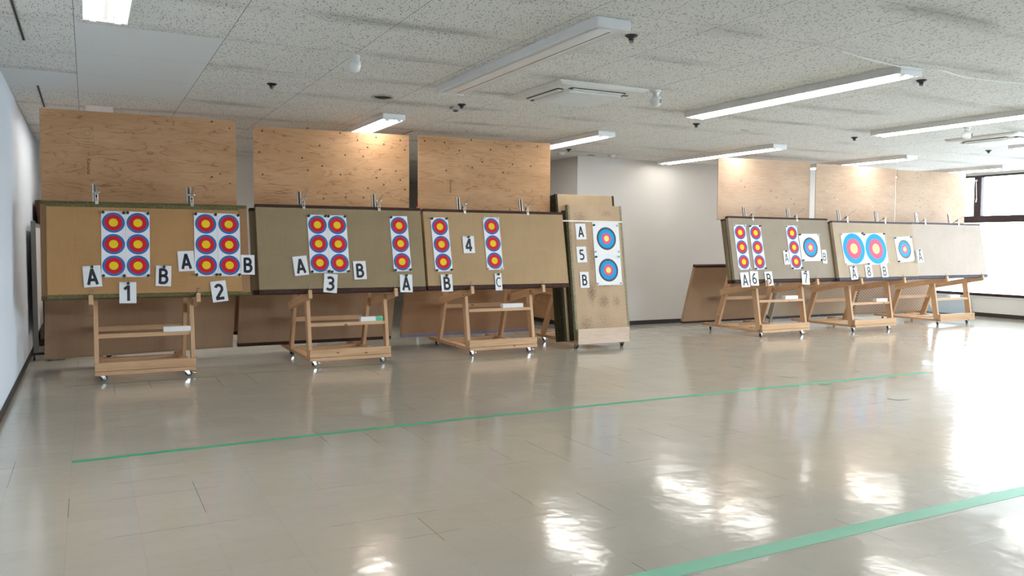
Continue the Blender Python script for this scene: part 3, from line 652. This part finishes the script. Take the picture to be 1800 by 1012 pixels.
D = {'s1a': (3,8.48,'left of the two triple target faces above number 1','left triple face above number 1'),
 's1b': (3,8.48,'right of the two triple target faces above number 1','right triple face above number 1'),
 's2a': (3,8.48,'left of the two triple target faces above number 2','left triple face above number 2'),
 's2b': (3,8.48,'right of the two triple target faces above number 2','right triple face above number 2'),
 's3a': (3,8.55,'left of the two triple target faces above number 3','left triple face above number 3'),
 's3b': (3,8.55,'right of the two triple target faces above number 3','right triple face above number 3'),
 's4a': (3,8.55,'single triple target face at the right end of the number 3 mat','lone triple face, number 3 mat'),
 's4b': (3,8.63,'triple target face left of number 4, above card B','triple face left of number 4'),
 's4c': (3,8.63,'triple target face right of number 4, above card C','triple face right of number 4'),
 's6a': (3,8.62,'triple target face nearest the left end of the grey number 6 mat','leftmost triple face above number 6'),
 's6b': (3,8.62,'triple target face above the gap between number 6 and its B','second triple face above number 6'),
 's7a': (3,8.62,'triple target face above number 7, left of a square target','triple face above number 7'),
 's7b': ('five',8.62,'square black-rimmed target face right of the number 7 triple face','square face above number 7'),
 's8a': ('big3',8.57,'left of the two large light blue target faces above number 8','left large face above number 8'),
 's8b': ('big3',8.57,'right of the two large light blue target faces above number 8','right large face above number 8'),
 's9': ('five',8.57,'square black-rimmed target face at the right end of the number 8 mat','square face, number 8 mat')}
for k, (x, s, w_, h_, r) in T.items():
    kd, yb, lab, _ = D[k]
    if kd == 'five': lab2 = lab
    target(kd, x, s, w_, h_, r, yb, lab, off=.0032 if k[-1] != 'b' or kd == 'five' else .0042, light=(k == 's8a' or k == 's8b'))
LT = [('A',.037,.166,.151,.201,-3.5,8.48,'t1A','white card A left of number 1, at the left end'),
 ('1',.332,.006,.146,.201,1,8.48,'t11','white card 1 hanging over the green lower edge of the leftmost mat'),
 ('B',.647,.162,.137,.200,2.8,8.48,'t1B','white card B right of the number 1 target faces'),
 ('A',.856,.306,.148,.200,-2.1,8.48,'t2A','tilted white card A left of the number 2 target faces'),
 ('B',1.436,.265,.132,.202,1.3,8.48,'t2B','white card B right of the number 2 target faces, on the mat edge'),
 ('2',1.151,.000,.147,.207,-6.2,8.48,'t22','tilted white card 2 over the lower edge of the green-edged mat'),
 ('A',1.982,.249,.149,.205,-5.3,8.55,'t3A','tilted white card A left of the number 3 target faces'),
 ('3',2.287,.058,.145,.204,6.2,8.55,'t33','tilted white card 3 below the pair of faces on the grey-olive mat'),
 ('B',2.617,.195,.140,.200,-1.3,8.55,'t3B','white card B right of the number 3 target faces'),
 ('A',3.136,.042,.146,.199,1.6,8.55,'t4A','white card A below the lone triple face, right end of number 3 mat'),
 ('4',3.972,.483,.147,.203,-1,8.63,'t44','white card 4 between the two triple faces of the tan mat'),
 ('B',3.658,.033,.140,.200,-.1,8.63,'t4B','white card B below the triple face left of number 4'),
 ('C',4.322,.035,.091,.204,.3,8.63,'t4C','narrow white card C below the triple face right of number 4'),
 ('A',9.039,.315,.112,.207,-2.2,8.62,'t7a','narrow white card with small A left of the number 7 triple face'),
 ('B',9.823,.326,.095,.206,2,8.62,'t7b','narrow white card with small B right of the number 7 square face'),
 ('A',8.189,.000,.160,.210,-1.7,8.62,'t6A','white card A left of number 6, over the mat edge'),
 ('6',8.365,.017,.152,.205,1.6,8.62,'t66','white card 6 over the lower edge of the grey mat'),
 ('B',8.642,.009,.149,.204,-2.1,8.62,'t6B','white card B right of number 6, partly behind a support arm'),
 ('7',9.371,.012,.154,.203,2.8,8.62,'t77','white card 7 over the lower edge of the grey mat'),
 ('A',10.352,.073,.152,.202,-3.3,8.57,'t8A','white card A left of number 8'),
 ('8',10.691,.097,.155,.196,-1.4,8.57,'t88','white card 8 below the two large light blue faces'),
 ('B',11.048,.097,.147,.197,-1.2,8.57,'t8B','white card B right of number 8'),
 ('A',11.895,.332,.136,.202,-5.3,8.53,'t9A','white card A beside the square face, at the edge of the blank mat')]
LX = {}
for (ch, x, s, w_, h_, r, yb, key, lab) in LT:
    small = key in ('t7a','t7b','t4C')
    letter(ch, x, s, w_, h_, r, yb, lab, off=.007 if s > .05 or key in ('t4A',) else .009, scale=.58 if small else .74, bold=.12 if small else (.16 if x > 8 else .19))
    LX[key] = (x, s, w_, h_, r, yb, lab)
def pin(x, s, yb, label, mat=PING, zb=.85, tilt=TILT):
    bm = bmesh.new()
    prof = [(.0005,-.001), (.014,0), (.014,.004), (.009,.007), (.008,.018), (.0125,.021), (.0125,.0245), (.002,.0255)]
    lathe(bm, prof, (0,0,0), 12); bmesh.ops.transform(bm, matrix=Matrix.Rotation(PI/2, 4, 'X'), verts=bm.verts)
    o = obj('push_pin', bm, mat, None, True)
    place(o, x, s, .0045, 0, yb, zb, tilt); tag(o, label, 'push pin', 'push pins holding the paper')
CN = {'TL': (-1,1,'top left'), 'TR': (1,1,'top right'), 'BL': (-1,-1,'bottom left'), 'BR': (1,-1,'bottom right')}
for k, cs in {'s1a':'TL TR BL BR','s1b':'TR BR TL','s2a':'TL TR BL BR','s2b':'TR BR BL','s3a':'TL TR BL BR','s3b':'TL TR BL BR','s4a':'TL BL BR','s4b':'TL TR BL BR','s6b':'TL TR BL BR','s7a':'BL BR','s7b':'TL BL BR','s8a':'TR','s8b':'TL TR BL','s9':'TL TR BL'}.items():
    x, s, w_, h_, r = T[k]; yb = D[k][1]
    for c_ in cs.split():
        a, b_, t = CN[c_]; dx = a*(w_/2-.016); ds = b_*(h_/2-.014); rr = R(-r)
        pin(x+dx*math.cos(rr)-ds*math.sin(rr), s+ds*math.cos(rr)+dx*math.sin(rr), yb, 'dark green push pin, %s corner of the %s' % (t, D[k][3]))
for k, cs in {'s4c':'TL TR BL BR','s6a':'TL TR BL BR','s7a':'TL TR','s7b':'TR','s8a':'TL BL','s8b':'BR','s9':'BR'}.items():
    x, s, w_, h_, r = T[k]; yb = D[k][1]
    for c_ in cs.split():
        a, b_, t = CN[c_]; dx = a*(w_/2-.016); ds = b_*(h_/2-.014); rr = R(-r)
        pin(x+dx*math.cos(rr)-ds*math.sin(rr), s+ds*math.cos(rr)+dx*math.sin(rr), yb, 'pale push pin, %s corner of the %s' % (t, D[k][3]), PINW)
for k, t in {'t1A':'card A left of number 1','t11':'number 1 card','t1B':'card B right of number 1','t4A':'card A below the lone triple face','t44':'number 4 card','t4B':'card B left of number 4','t4C':'narrow card C','t7a':'small card A beside number 7','t77':'number 7 card','t8A':'card A left of number 8','t9A':'card A at the blank mat'}.items():
    x, s, w_, h_, r, yb, _ = LX[k]; ds = h_/2-.012; rr = R(-r)
    pin(x-ds*math.sin(rr)+.003, s+ds*math.cos(rr), yb-.004, 'dark green push pin at the top of the %s' % t)

# ------------------------------------------------------------------ upright stack number 5
def upright():
    t5 = -R(8.5); yb = 8.75; F = 8.70
    x0, x1 = 5.487, 6.275; h = (x1-x0)/2; xc = (x0+x1)/2
    root = empty('trestle_stand', (xc, F, 0)); tag(root, 'low pine stand with a plain kick board, carrying the upright mats of number 5', 'target stand', 'pine trestle stands on casters')
    for xx in (-h+.0445, h-.0445): timber('side_beam', (xx, .04, .089), (xx, 1.08, .089), .089, .038, root)
    timber('rear_beam', (-h+.089, 1.03, .089), (h-.089, 1.03, .089), .089, .036, root)
    bm = bmesh.new(); box(bm, -h, h, -.012, .012, .068, .262, 0, .002); obj('kick_board', bm, PLYK, root)
    for xx in (-h+.02, h-.02): timber('brace', (xx, .93, .108), (xx, .43, 1.05), .038, .089, root)
    timber('cross_rail', (-h, .41, 1.03), (h, .41, 1.03), .03, .06, root)
    for (xx, yy, an) in ((-h+.05, .08, .15), (h-.04, .08, -.1), (-h+.05, .98, -1.2), (h-.05, .98, -.8)): caster(root, xx, yy, .0715, an)
    e = Euler((t5,0,0)).to_matrix(); base = Vector((0, yb, .1))
    spec = [(0, 5.50,6.335,.012,1.765, STR5, OLIVEB, 'worn speckled straw mat standing upright, front of the stack, holding number 5'),
            (.058, 5.47,6.31,.012,1.70, STR1B, DKGREENB, 'second upright mat from the front in the number 5 stack'),
            (.116, 5.40,6.31,.012,1.925, STR5b, DKGREENB, 'taller tan upright mat rising above the front mat of number 5'),
            (.174, 5.385,6.32,.012,1.92, STRS, DKGREENB, 'dark-edged upright mat, second from the back of the number 5 stack'),
            (.232, 5.365,6.31,.012,1.92, STRS, DKGREENB, 'dark-edged upright mat at the back of the number 5 stack')]
    for (dy, a, b_, s0, s1, st, bo, lab) in spec:
        mat_thing(base + e @ Vector((0, dy, 0)), (t5,0,0), a, b_, s0, s1, st, bo, lab, 'upright straw mats in the number 5 stack', top=.03, bot=.028, side=True)
    # white band round the stack
    bm = bmesh.new(); s = 1.552
    for (a, b_, c_, d) in ((5.492, 6.343, -.008, -.004), (5.35, 6.33, .292, .296)): box(bm, a, b_, c_, d, s-.009, s+.009)
    box(bm, 5.352, 5.356, .0, .296, s-.009, s+.009); box(bm, 6.340, 6.344, -.008, .296, s-.009, s+.009)
    for v in bm.verts:
        if abs(v.co.x-5.492) < .01: v.co.x = 5.488
    box(bm, 5.352, 5.49, -.004, 0, s-.009, s+.009)
    o = obj('binding_band', bm, ROPE); o.location = base; o.rotation_euler = (t5,0,0); tag(o, 'white band tied round the upright mats above card A', 'band')
    for (ch, x, s, w_, h_, r, lab) in (('A',5.674,1.416,.155,.207,-1.5,'white card A on the upright mat, above number 5'), ('5',5.664,1.116,.148,.205,-1.5,'white card 5 on the upright worn mat'), ('B',5.680,.787,.135,.207,0,'white card B on the upright mat, below number 5')):
        letter(ch, x, s, w_, h_, r, yb, lab, .005, .1, t5)
    for (x, s, lab, nm) in ((6.064,1.3265,'upper black-rimmed target face on the upright number 5 stack','upper face of number 5'), (6.062,.909,'lower black-rimmed target face on the upright number 5 stack','lower face of number 5')):
        target('five', x, s, .41 if s > 1 else .405, .442 if s > 1 else .392, 0, yb, lab, .004, .1, t5)
        for c_ in ('TL','TR','BL','BR'):
            a, b_, t = CN[c_]; pin(x+a*.185, s+b_*.175, yb, '%s push pin, %s corner of the %s' % ('dark green' if c_ == 'TL' else 'pale', t, nm), PING if c_ == 'TL' else PINW, .1, t5)
STR5b = mat_straw('rush_light_tan', (.50,.36,.22), (.57,.42,.27), rib=.6)
upright()

# ------------------------------------------------------------------ mats leaning behind the stands
def lean(x0, x1, yb, z0, h, st, bo, lab, rz=0, rx=18, top=.03, bot=.04, grp='straw mats leaning behind the stands', nm='tatami_mat'):
    xc = (x0+x1)/2
    o = mat_thing((0,0,0), (0,0,0), -(x1-x0)/2, (x1-x0)/2, 0, h, st, bo, lab, grp, top=top, bot=bot, name=nm)
    o.location = (xc, yb, z0); o.rotation_euler = (R(rx), 0, R(rz)); return o
PLAIN = mat_border('undyed_brown_cloth', (.30,.20,.12), (.36,.25,.15))
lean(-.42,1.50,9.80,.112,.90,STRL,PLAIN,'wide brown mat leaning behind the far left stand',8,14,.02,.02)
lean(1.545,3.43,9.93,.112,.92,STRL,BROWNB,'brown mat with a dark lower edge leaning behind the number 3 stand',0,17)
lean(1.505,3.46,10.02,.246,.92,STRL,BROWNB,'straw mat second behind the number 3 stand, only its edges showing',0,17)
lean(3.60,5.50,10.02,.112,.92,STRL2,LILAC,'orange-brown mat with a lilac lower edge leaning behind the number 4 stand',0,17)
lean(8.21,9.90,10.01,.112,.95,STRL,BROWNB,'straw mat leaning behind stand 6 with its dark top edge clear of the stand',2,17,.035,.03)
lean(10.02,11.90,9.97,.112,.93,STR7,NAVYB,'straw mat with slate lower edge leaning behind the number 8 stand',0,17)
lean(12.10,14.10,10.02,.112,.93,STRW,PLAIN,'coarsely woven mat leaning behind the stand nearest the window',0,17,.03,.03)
bm = bmesh.new(); box(bm, -.02, .02, -.015, .015, 0, .85, 0, .002); box(bm, -.03, .03, -.02, .02, -.01, .03, 1, .003)
o = obj('metal_post', bm, [GRAYP, BLACK]); o.location = (9.955, 9.90, .012); o.rotation_euler = (R(17),0,0); tag(o, 'grey metal post leaning behind stand 6 between two mats', 'post')
for xx, t in ((2.125,'left'), (2.94,'right')):
    bm = bmesh.new(); box(bm, -.06, .06, -.03, .03, 0, .13, 0, .002); o = obj('timber_block', bm, PINE); o.location = (xx, 10.06, .109); tag(o, '%s wooden block under the second mat behind the number 3 stand' % t, 'block')
# plywood bench side standing against the recess wall
bm = bmesh.new(); box(bm, -.018, 0, 0, 1.9, 0, .95, 0, .002); o = obj('bench_back', bm, PLYA); o.location = (XREC-.05, 11.15, .075)
tag(o, 'plywood panel with a pale batten behind the number 5 stack', 'panel')
bm = bmesh.new(); box(bm, -.045, -.018, 0, 1.9, .42, .47, 0, .002); obj('batten', bm, PINEY, o)
bm = bmesh.new(); box(bm, -.018, .02, .1, .18, -.075, 0, 0); box(bm, -.018, .02, 1.7, 1.78, -.075, 0, 0); obj('foot_block', bm, PINEZ, o)

# ------------------------------------------------------------------ stored things by the left wall
def left_store():
    r = empty('whiteboard', (XL+.07, 11.1, 0)); tag(r, 'wheeled whiteboard seen edge-on, standing against the left wall', 'whiteboard')
    bm = bmesh.new(); box(bm, -.015, .015, -.55, .85, .30, 1.50, 0, .004); obj('board', bm, WHITE, r)
    bm = bmesh.new(); box(bm, -.024, .024, -.59, -.55, .08, 1.56, 0, .003); box(bm, -.024, .024, .85, .89, .08, 1.56, 0, .003); box(bm, -.024, .024, -.55, .85, 1.50, 1.54, 0, .003)
    for k in range(7): cyl(bm, (0, -.591, .4+k*.17), .006, .006, 'y', 8)
    obj('frame', bm, flat('grey_steel_frame', (.22,.22,.21), .45, .6), r)
    for y in (-.57, .87):
        bm = bmesh.new(); box(bm, -.05, .30, y-.02, y+.02, .06, .09, 0, .003); obj('foot', bm, BLACK, r)
        for xx in (-.02, .27):
            bm = bmesh.new(); cyl(bm, (xx, y, .03), .03, .022, 'x', 18); obj('wheel', bm, RUB, r, True)
    for k, (y, x, h, lab) in enumerate(((11.85, -.36, 1.86, 'straw mat standing on end by the left wall, nearer the room'), (12.65, -.36, 1.90, 'straw mat standing on end by the left wall, farther into the recess'))):
        bm = bmesh.new(); box(bm, 0, .055, 0, .88, 0, h, 0, .004); o = obj('tatami_mat', bm, STR1B); o.location = (x, y, 0); o.rotation_euler = (0, R(-6.5), 0); tag(o, lab, 'tatami mat', 'mats stored on end by the left wall')
        bm = bmesh.new(); box(bm, -.002, .057, -.002, .03, 0, h+.001, 0, .002); obj('cloth_border', bm, BROWNB, o)
    bm = bmesh.new(); box(bm, -.10, .08, -.2, .2, 0, .02, 0, .003); box(bm, -.10, -.08, -.2, .2, .02, .55, 0, .003); box(bm, .06, .08, -.2, .2, .02, .55, 0, .003); box(bm, -.10, .08, -.2, .2, .55, .57, 0, .003)
    o = obj('wooden_box', bm, PINEZ); o.location = (-.28, 11.35, .0); tag(o, 'wooden box frame beside the whiteboard, behind the far left stand', 'box')
left_store()
# low rolling trolley under the leaning mat at the far left
def dolly(x, y, lab):
    r = empty('dolly', (x, y, 0)); tag(r, lab, 'dolly')
    bm = bmesh.new(); box(bm, -.35, .35, -.05, .05, .08, .10, 0, .002); box(bm, -.35, .35, .45, .55, .08, .10, 0, .002); box(bm, -.35, -.27, .05, .45, .08, .10, 0, .002); box(bm, .27, .35, .05, .45, .08, .10, 0, .002); obj('deck', bm, BLACK, r)
    for xx in (-.3, .3):
        for yy in (0, .5): caster(r, xx, yy, .08, .8)
dolly(-.08, 10.45, 'low black dolly on casters behind the far left stand')
# pale panel and plank by the window wall
bm = bmesh.new(); box(bm, 0, .03, -.5, .5, 0, .30, 0, .003); o = obj('blue_grey_panel', bm, flat('pale_blue_grey_laminate', (.42,.50,.56), .5)); o.location = (XR-.05, 10.3, .01); tag(o, 'pale blue-grey panel standing low against the window wall behind the last stand', 'panel')
bm = bmesh.new(); beam(bm, (0,0,0), (0,.42,.62), .03, .07); o = obj('white_plank', bm, WHITE); o.location = (14.75, 10.25, .03); tag(o, 'white plank leaning behind the stand nearest the window', 'plank')
# striped pole far in the recess
bm = bmesh.new()
for k in range(9): cyl(bm, (0,0,1.2+k*.1), .022, .1, 'z', 14, k % 2)
cyl(bm, (0,0,.6), .018, 1.1, 'z', 14, 1); cyl(bm, (0,0,.02), .14, .04, 'z', 20, 2)
o = obj('striped_pole', bm, [RED, WHITE, BLACK]); o.location = (4.975, 13.0, 0); tag(o, 'red and white striped pole in the gap between two plywood sheets', 'pole')

# ------------------------------------------------------------------ ceiling fixtures
def lamp(x, y0, lit, label):
    L = 2.54; W = .125
    r = empty('ceiling_lamp', (x, y0+L/2, ZC)); tag(r, label, 'ceiling lamp', 'strip lamps on the ceiling')
    bm = bmesh.new()
    # shallow M-shaped pan, long in y
    prof = [(-W,0), (-W,-.058), (-.119,-.060), (-.096,-.028), (-.045,-.028), (-.012,-.050), (.012,-.050), (.045,-.028), (.096,-.028), (.119,-.060), (W,-.058), (W,0)]
    if not lit: prof = [(-W,0), (-W,-.050), (-.112,-.058), (-.075,-.054), (-.060,-.060), (-.012,-.060), (.012,-.060), (.060,-.060), (.075,-.054), (.112,-.058), (W,-.050), (W,0)]
    a = [bm.verts.new((p[0], -L/2, p[1])) for p in prof]; b_ = [bm.verts.new((p[0], L/2, p[1])) for p in prof]
    for k in range(len(prof)-1): bm.faces.new((a[k], a[k+1], b_[k+1], b_[k]))
    bm.faces.new((a[0], a[-1], b_[-1], b_[0]))
    obj('housing', bm, WHITE, r)
    for s in (-1, 1):
        bm = bmesh.new(); box(bm, -W-.001, W+.001, s*L/2-.012, s*L/2+.012, -.062, -.001, 0, .003)
        for q in ((-.068, .068) if lit else ()): box(bm, q-.018, q+.018, s*(L/2-.03)-.018, s*(L/2-.03)+.018, -.074, -.03, 0, .004)
        obj('end_cap', bm, WHITE, r)
    for q in (-.068, .068) if lit else ():
        bm = bmesh.new(); cyl(bm, (q, 0, -.050), .0175, L-.10, 'y', 16); obj('tube', bm, TUBEM, r, True)
    if not lit:
        bm = bmesh.new(); box(bm, -.085, .015, -L/2+.05, L/2-.05, -.068, -.055, 0, .004); obj('cover', bm, OFFT, r)
        bm = bmesh.new(); box(bm, .030, .036, -L/2+.08, L/2-.08, -.0612, -.057); obj('dark_seam', bm, SLOT, r)
for (x, y0, lit, lab) in [(2.90,4.23,0,'unlit white strip lamp, the only dark one, above the middle'), (5.70,4.25,1,'lit strip lamp in the near row, at top right of centre'),
     (8.55,4.25,1,'lit strip lamp in the near row, running out at the right edge'), (.125,3.05,1,'lit strip lamp cut off at the top left corner'),
     (.14,9.45,1,'strip lamp mostly hidden above the far left plywood sheet'), (2.96,8.45,1,'lit strip lamp above the plywood sheet of number 3'),
     (5.70,8.43,1,'lit strip lamp beside the plywood sheet of number 4'), (8.50,8.33,1,'lit strip lamp running up to the plywood of numbers 6 and 7'),
     (11.22,8.30,1,'lit strip lamp above the pale plywood with white filled holes'), (13.98,8.52,1,'lit strip lamp above the speckled plywood next to the window')]:
    lamp(x, y0, lit, lab)
for (x, y0, lab) in [(11.3,4.25,'lit strip lamp in the near row outside the right edge'), (5.70,0.2,'lit strip lamp behind the camera, middle'), (11.3,.2,'lit strip lamp behind the camera on the window side')]:
    lamp(x, y0, 1, lab)
def cassette(x0, y0, label):
    s = .95; r = empty('air_conditioner', (x0+s/2, y0+s/2, ZC)); tag(r, label, 'air conditioner', 'ceiling air conditioners')
    h = s/2; bm = bmesh.new()
    def sq(a, z, ch=0):
        if ch: pts = [(-a+ch,-a),(a-ch,-a),(a,-a+ch),(a,a-ch),(a-ch,a),(-a+ch,a),(-a,a-ch),(-a,-a+ch)]
        else: pts = [(-a,-a),(0,-a),(a,-a),(a,0),(a,a),(0,a),(-a,a),(-a,0)]
        return [bm.verts.new((p[0], p[1], z)) for p in pts]
    rings = [sq(h, 0, .02), sq(h, -.012, .02), sq(h-.03, -.030, .03), sq(h-.10, -.036, .06)]
    for a, b_ in zip(rings, rings[1:]):
        for k in range(8): bm.faces.new((a[k], a[(k+1)%8], b_[(k+1)%8], b_[k]))
    bm.faces.new(rings[-1]); obj('cover', bm, WPL, r)
    for k in range(4):
        rt = Matrix.Rotation(k*PI/2, 4, 'Z')
        bm = bmesh.new(); box(bm, -.285, .285, -.375, -.318, -.040, -.0355); bmesh.ops.transform(bm, matrix=rt, verts=bm.verts); obj('air_slot', bm, SLOT, r)
        bm = bmesh.new(); box(bm, -.265, .265, -.366, -.322, -.052, -.040, 0, .003); bmesh.ops.transform(bm, matrix=rt, verts=bm.verts); obj('louver', bm, WPL, r)
    bm = bmesh.new(); ring = [(-.30,-.34), (.30,-.34), (.34,-.30), (.34,.30), (.30,.34), (-.30,.34), (-.34,.30), (-.34,-.30)]
    a = [bm.verts.new((p[0]*.90, p[1]*.90, -.036)) for p in ring]; b_ = [bm.verts.new((p[0]*.88, p[1]*.88, -.060)) for p in ring]; c_ = [bm.verts.new((p[0]*.78, p[1]*.78, -.066)) for p in ring]
    for k in range(8): bm.faces.new((a[k], a[(k+1)%8], b_[(k+1)%8], b_[k])); bm.faces.new((b_[k], b_[(k+1)%8], c_[(k+1)%8], c_[k]))
    bm.faces.new(c_)
    for k in range(22): box(bm, -.23, .23, -.225+k*.0205, -.217+k*.0205, -.069, -.066)
    obj('grille', bm, WPL, r)
cassette(3.55, 5.97, 'square white ceiling air conditioner beyond the unlit lamp')
cassette(9.98, 5.97, 'square white ceiling air conditioner at the right edge, near the window')
def dome_cam(x, y, lab):
    r = empty('security_camera', (x, y, ZC)); tag(r, lab, 'camera', 'round white ceiling cameras')
    bm = bmesh.new(); lathe(bm, [(.045,0), (.045,-.018), (.03,-.022), (.022,-.05)], (0,0,0), 24); obj('mount', bm, WPL, r, True)
    bm = bmesh.new(); bmesh.ops.create_uvsphere(bm, u_segments=24, v_segments=16, radius=.052, matrix=Matrix.Translation((0,0,-.095))); obj('camera_ball', bm, WPL, r, True)
    d = Vector((.45,-.86,-.10)).normalized(); bm = bmesh.new(); rod(bm, Vector((0,0,-.095))+d*.044, Vector((0,0,-.095))+d*.054, .019, 20); obj('lens', bm, BLACK, r)
dome_cam(4.58, 5.99, 'round white ceiling camera beside the air conditioner in the middle')
dome_cam(9.10, 6.02, 'round white ceiling camera at the right, below the lit near-row lamp')
def sprinkler(x, y, lab):
    r = empty('sprinkler_head', (x, y, ZC)); tag(r, lab, 'sprinkler', 'black sprinkler heads on the ceiling')
    bm = bmesh.new(); lathe(bm, [(.042,0), (.044,-.004), (.034,-.012), (.020,-.020), (.018,-.034), (.008,-.036)], (0,0,0), 24); obj('rose', bm, BLACK, r, True)
    bm = bmesh.new(); cyl(bm, (0,0,-.042), .016, .010, 'z', 16); obj('deflector', bm, STEELD, r)
for (x, y, lab) in [(1.464,7.375,'black sprinkler head above the gap between the two left plywood sheets'), (3.346,7.52,'black sprinkler head next to the small grey detector'), (3.238,4.507,'black sprinkler head by the near end of the unlit lamp'),
      (6.226,7.381,'black sprinkler head near the far end of the near-row lamp'), (6.236,4.542,'black sprinkler head below the near end of the lit near-row lamp'), (8.755,7.304,'black sprinkler head between the near and far lamps at right of centre'),
      (11.599,7.335,'black sprinkler head nearest the window, below the air conditioner'), (6.291,10.276,'black sprinkler head by the corner of the beige wall')]: sprinkler(x, y, lab)
# small things on the ceiling
bm = bmesh.new(); lathe(bm, [(.038,0), (.038,-.045), (.046,-.055), (.046,-.085), (.034,-.115), (.012,-.128)], (0,0,0), 28); o = obj('motion_sensor', bm, flat('milky_white_plastic', (.78,.78,.76), .35), None, True); o.location = (1.785,5.965,ZC); tag(o, 'small white domed sensor hanging from a joint of the ceiling boards', 'sensor')
r = empty('round_air_vent', (2.522,7.51,ZC)); tag(r, 'round dark air vent in the ceiling left of centre', 'vent')
bm = bmesh.new(); lathe(bm, [(.115,0), (.115,-.004), (.100,-.012), (.085,-.004), (.085,0)], (0,0,0), 32); obj('rim', bm, GRAYP, r, True)
bm = bmesh.new(); lathe(bm, [(.082,-.001), (.078,-.004), (.060,-.010), (.04,-.010)], (0,0,0), 32); obj('cone', bm, SLOT, r, True)
r = empty('fire_detector', (3.36,7.70,ZC)); tag(r, 'small grey square detector on the ceiling beyond the unlit lamp', 'detector')
bm = bmesh.new(); box(bm, -.05, .05, -.05, .05, -.022, 0, 0, .006); lathe(bm, [(.034,-.022), (.034,-.034), (.02,-.038)], (0,0,0), 20); obj('body', bm, GRAYP, r)
bm = bmesh.new(); lathe(bm, [(.026,-.037), (.026,-.046), (.01,-.048)], (0,0,0), 20); obj('cap', bm, BLACK, r)
for (x, y, lab) in ((6.42,10.72,'faint white round detector right of the number 4 plywood'), (7.28,10.62,'faint white round detector above the beige wall corner')):
    bm = bmesh.new(); lathe(bm, [(.055,0), (.055,-.012), (.045,-.035), (.02,-.042)], (0,0,0), 24); o = obj('smoke_detector', bm, WPL, None, True); o.location = (x, y, ZC); tag(o, lab, 'detector', 'round detectors near the back wall')
bm = bmesh.new(); box(bm, -.06, .06, -.03, .03, -.003, 0); o = obj('ceiling_bracket', bm, SLOT); o.location = (7.02,10.80,ZC); tag(o, 'dark flat bracket on the ceiling by the top of the beige wall', 'bracket')
bm = bmesh.new(); box(bm, -.05, .05, -.02, .02, -.004, 0, 0, .001); o = obj('ceiling_plate', bm, GRAYP); o.location = (7.10,7.53,ZC); tag(o, 'tiny grey plate on the ceiling right of the near-row lamp', 'plate')
for (x, y0, y1, lab) in ((-.359,3.2,6.63,'long dark slot in the ceiling at the top left edge'), (-.363,8.49,9.80,'dark slot in the ceiling running behind the far left plywood'), (3.60,9.60,10.05,'short dark slot in the ceiling above the gap left of number 4')):
    r = empty('ceiling_slot', (x, (y0+y1)/2, ZC)); tag(r, lab, 'slot', 'dark slots in the ceiling')
    L = (y1-y0)/2; bm = bmesh.new(); box(bm, -.007, .007, -L, L, -.003, 0); obj('opening', bm, SLOT, r)
    bm = bmesh.new(); box(bm, -.013, -.007, -L, L, -.005, 0); box(bm, .007, .013, -L, L, -.005, 0); obj('rail', bm, GRAYP, r)
bm = bmesh.new()
for a in ((-.22,.22,-.22,-.195), (-.22,.22,.195,.22), (-.22,-.195,-.195,.195), (.195,.22,-.195,.195)): box(bm, *a, -.012, 0, 0, .002)
o = obj('ceiling_hatch', bm, WHITE); o.location = (11.42,6.66,ZC); tag(o, 'white-rimmed square hatch in the ceiling at the right edge', 'hatch')
pts = [(4.80,4.138,ZC-.006), (5.05,4.16,2.71), (5.295,4.177,2.70), (5.514,4.188,2.695), (5.722,4.186,2.69), (5.92,4.14,2.703), (6.10,4.165,2.695), (6.295,4.181,2.69), (6.735,4.142,2.69), (7.2,4.09,2.70), (7.8,4.1,ZC-.006)]
bm = bmesh.new()
for a, b_ in zip(pts, pts[1:]): rod(bm, a, b_, .0045, 8)
o = obj('ceiling_cable', bm, WPL, None, True); tag(o, 'thin white cable sagging along the ceiling at the upper right', 'cable')

# ------------------------------------------------------------------ tape on the floor
def strip(pts, wd, mat, name, label, cat='tape', group=None, z=.0012):
    bm = bmesh.new(); ribbon(bm, pts, wd, lambda a, c_: (a, c_, z), 0)
    g = bmesh.ops.extrude_face_region(bm, geom=bm.faces[:]); bmesh.ops.translate(bm, vec=(0,0,-.001), verts=[v for v in g['geom'] if isinstance(v, bmesh.types.BMVert)])
    o = obj(name, bm, mat); tag(o, label, cat, group); return o
strip([(-.107,5.558), (.9,5.592), (2.0,5.620), (3.3,5.622), (4.64,5.617), (6.43,5.595), (7.9,5.56)], .052, TAPE, 'floor_tape', 'long green tape line across the middle of the floor')
strip([(-2.0+3.0,2.58), (2.0,2.592), (3.4,2.60), (4.6,2.602), (6.5,2.60)], .10, TAPEL, 'floor_tape', 'wide pale green tape line at the lower right of the floor')
strip([(-.2,8.50), (.903,8.511), (1.814,8.60), (3.465,8.593), (4.645,8.47), (6.4,8.5)], .010, TAPED, 'floor_line', 'thin faint green line on the floor just before the stands', 'line')
for (pts, lab) in (([(6.27,6.755), (6.335,6.735), (6.315,6.66)], 'green tape corner mark farthest up the floor, below number 6'), ([(6.26,6.045), (6.285,5.953), (6.373,5.93)], 'green tape corner mark below number 7, above the long line'),
      ([(6.245,5.53), (6.263,5.474), (6.374,5.511)], 'green tape corner mark touching the long line'), ([(6.201,4.746), (6.215,4.650), (6.334,4.644)], 'green tape corner mark nearest the camera, below the long line'),
      ([(7.229,6.743), (7.299,6.660)], 'short faint green tape dash farthest right of the marks'), ([(7.279,5.981), (7.254,5.905)], 'short green tape dash above the faint end of the line'), ([(7.227,5.53), (7.212,5.46)], 'short green tape dash at the faint end of the line')):
    strip(pts, .018, TAPED, 'tape_mark', lab, 'tape mark', 'small tape marks on the floor', .0016)
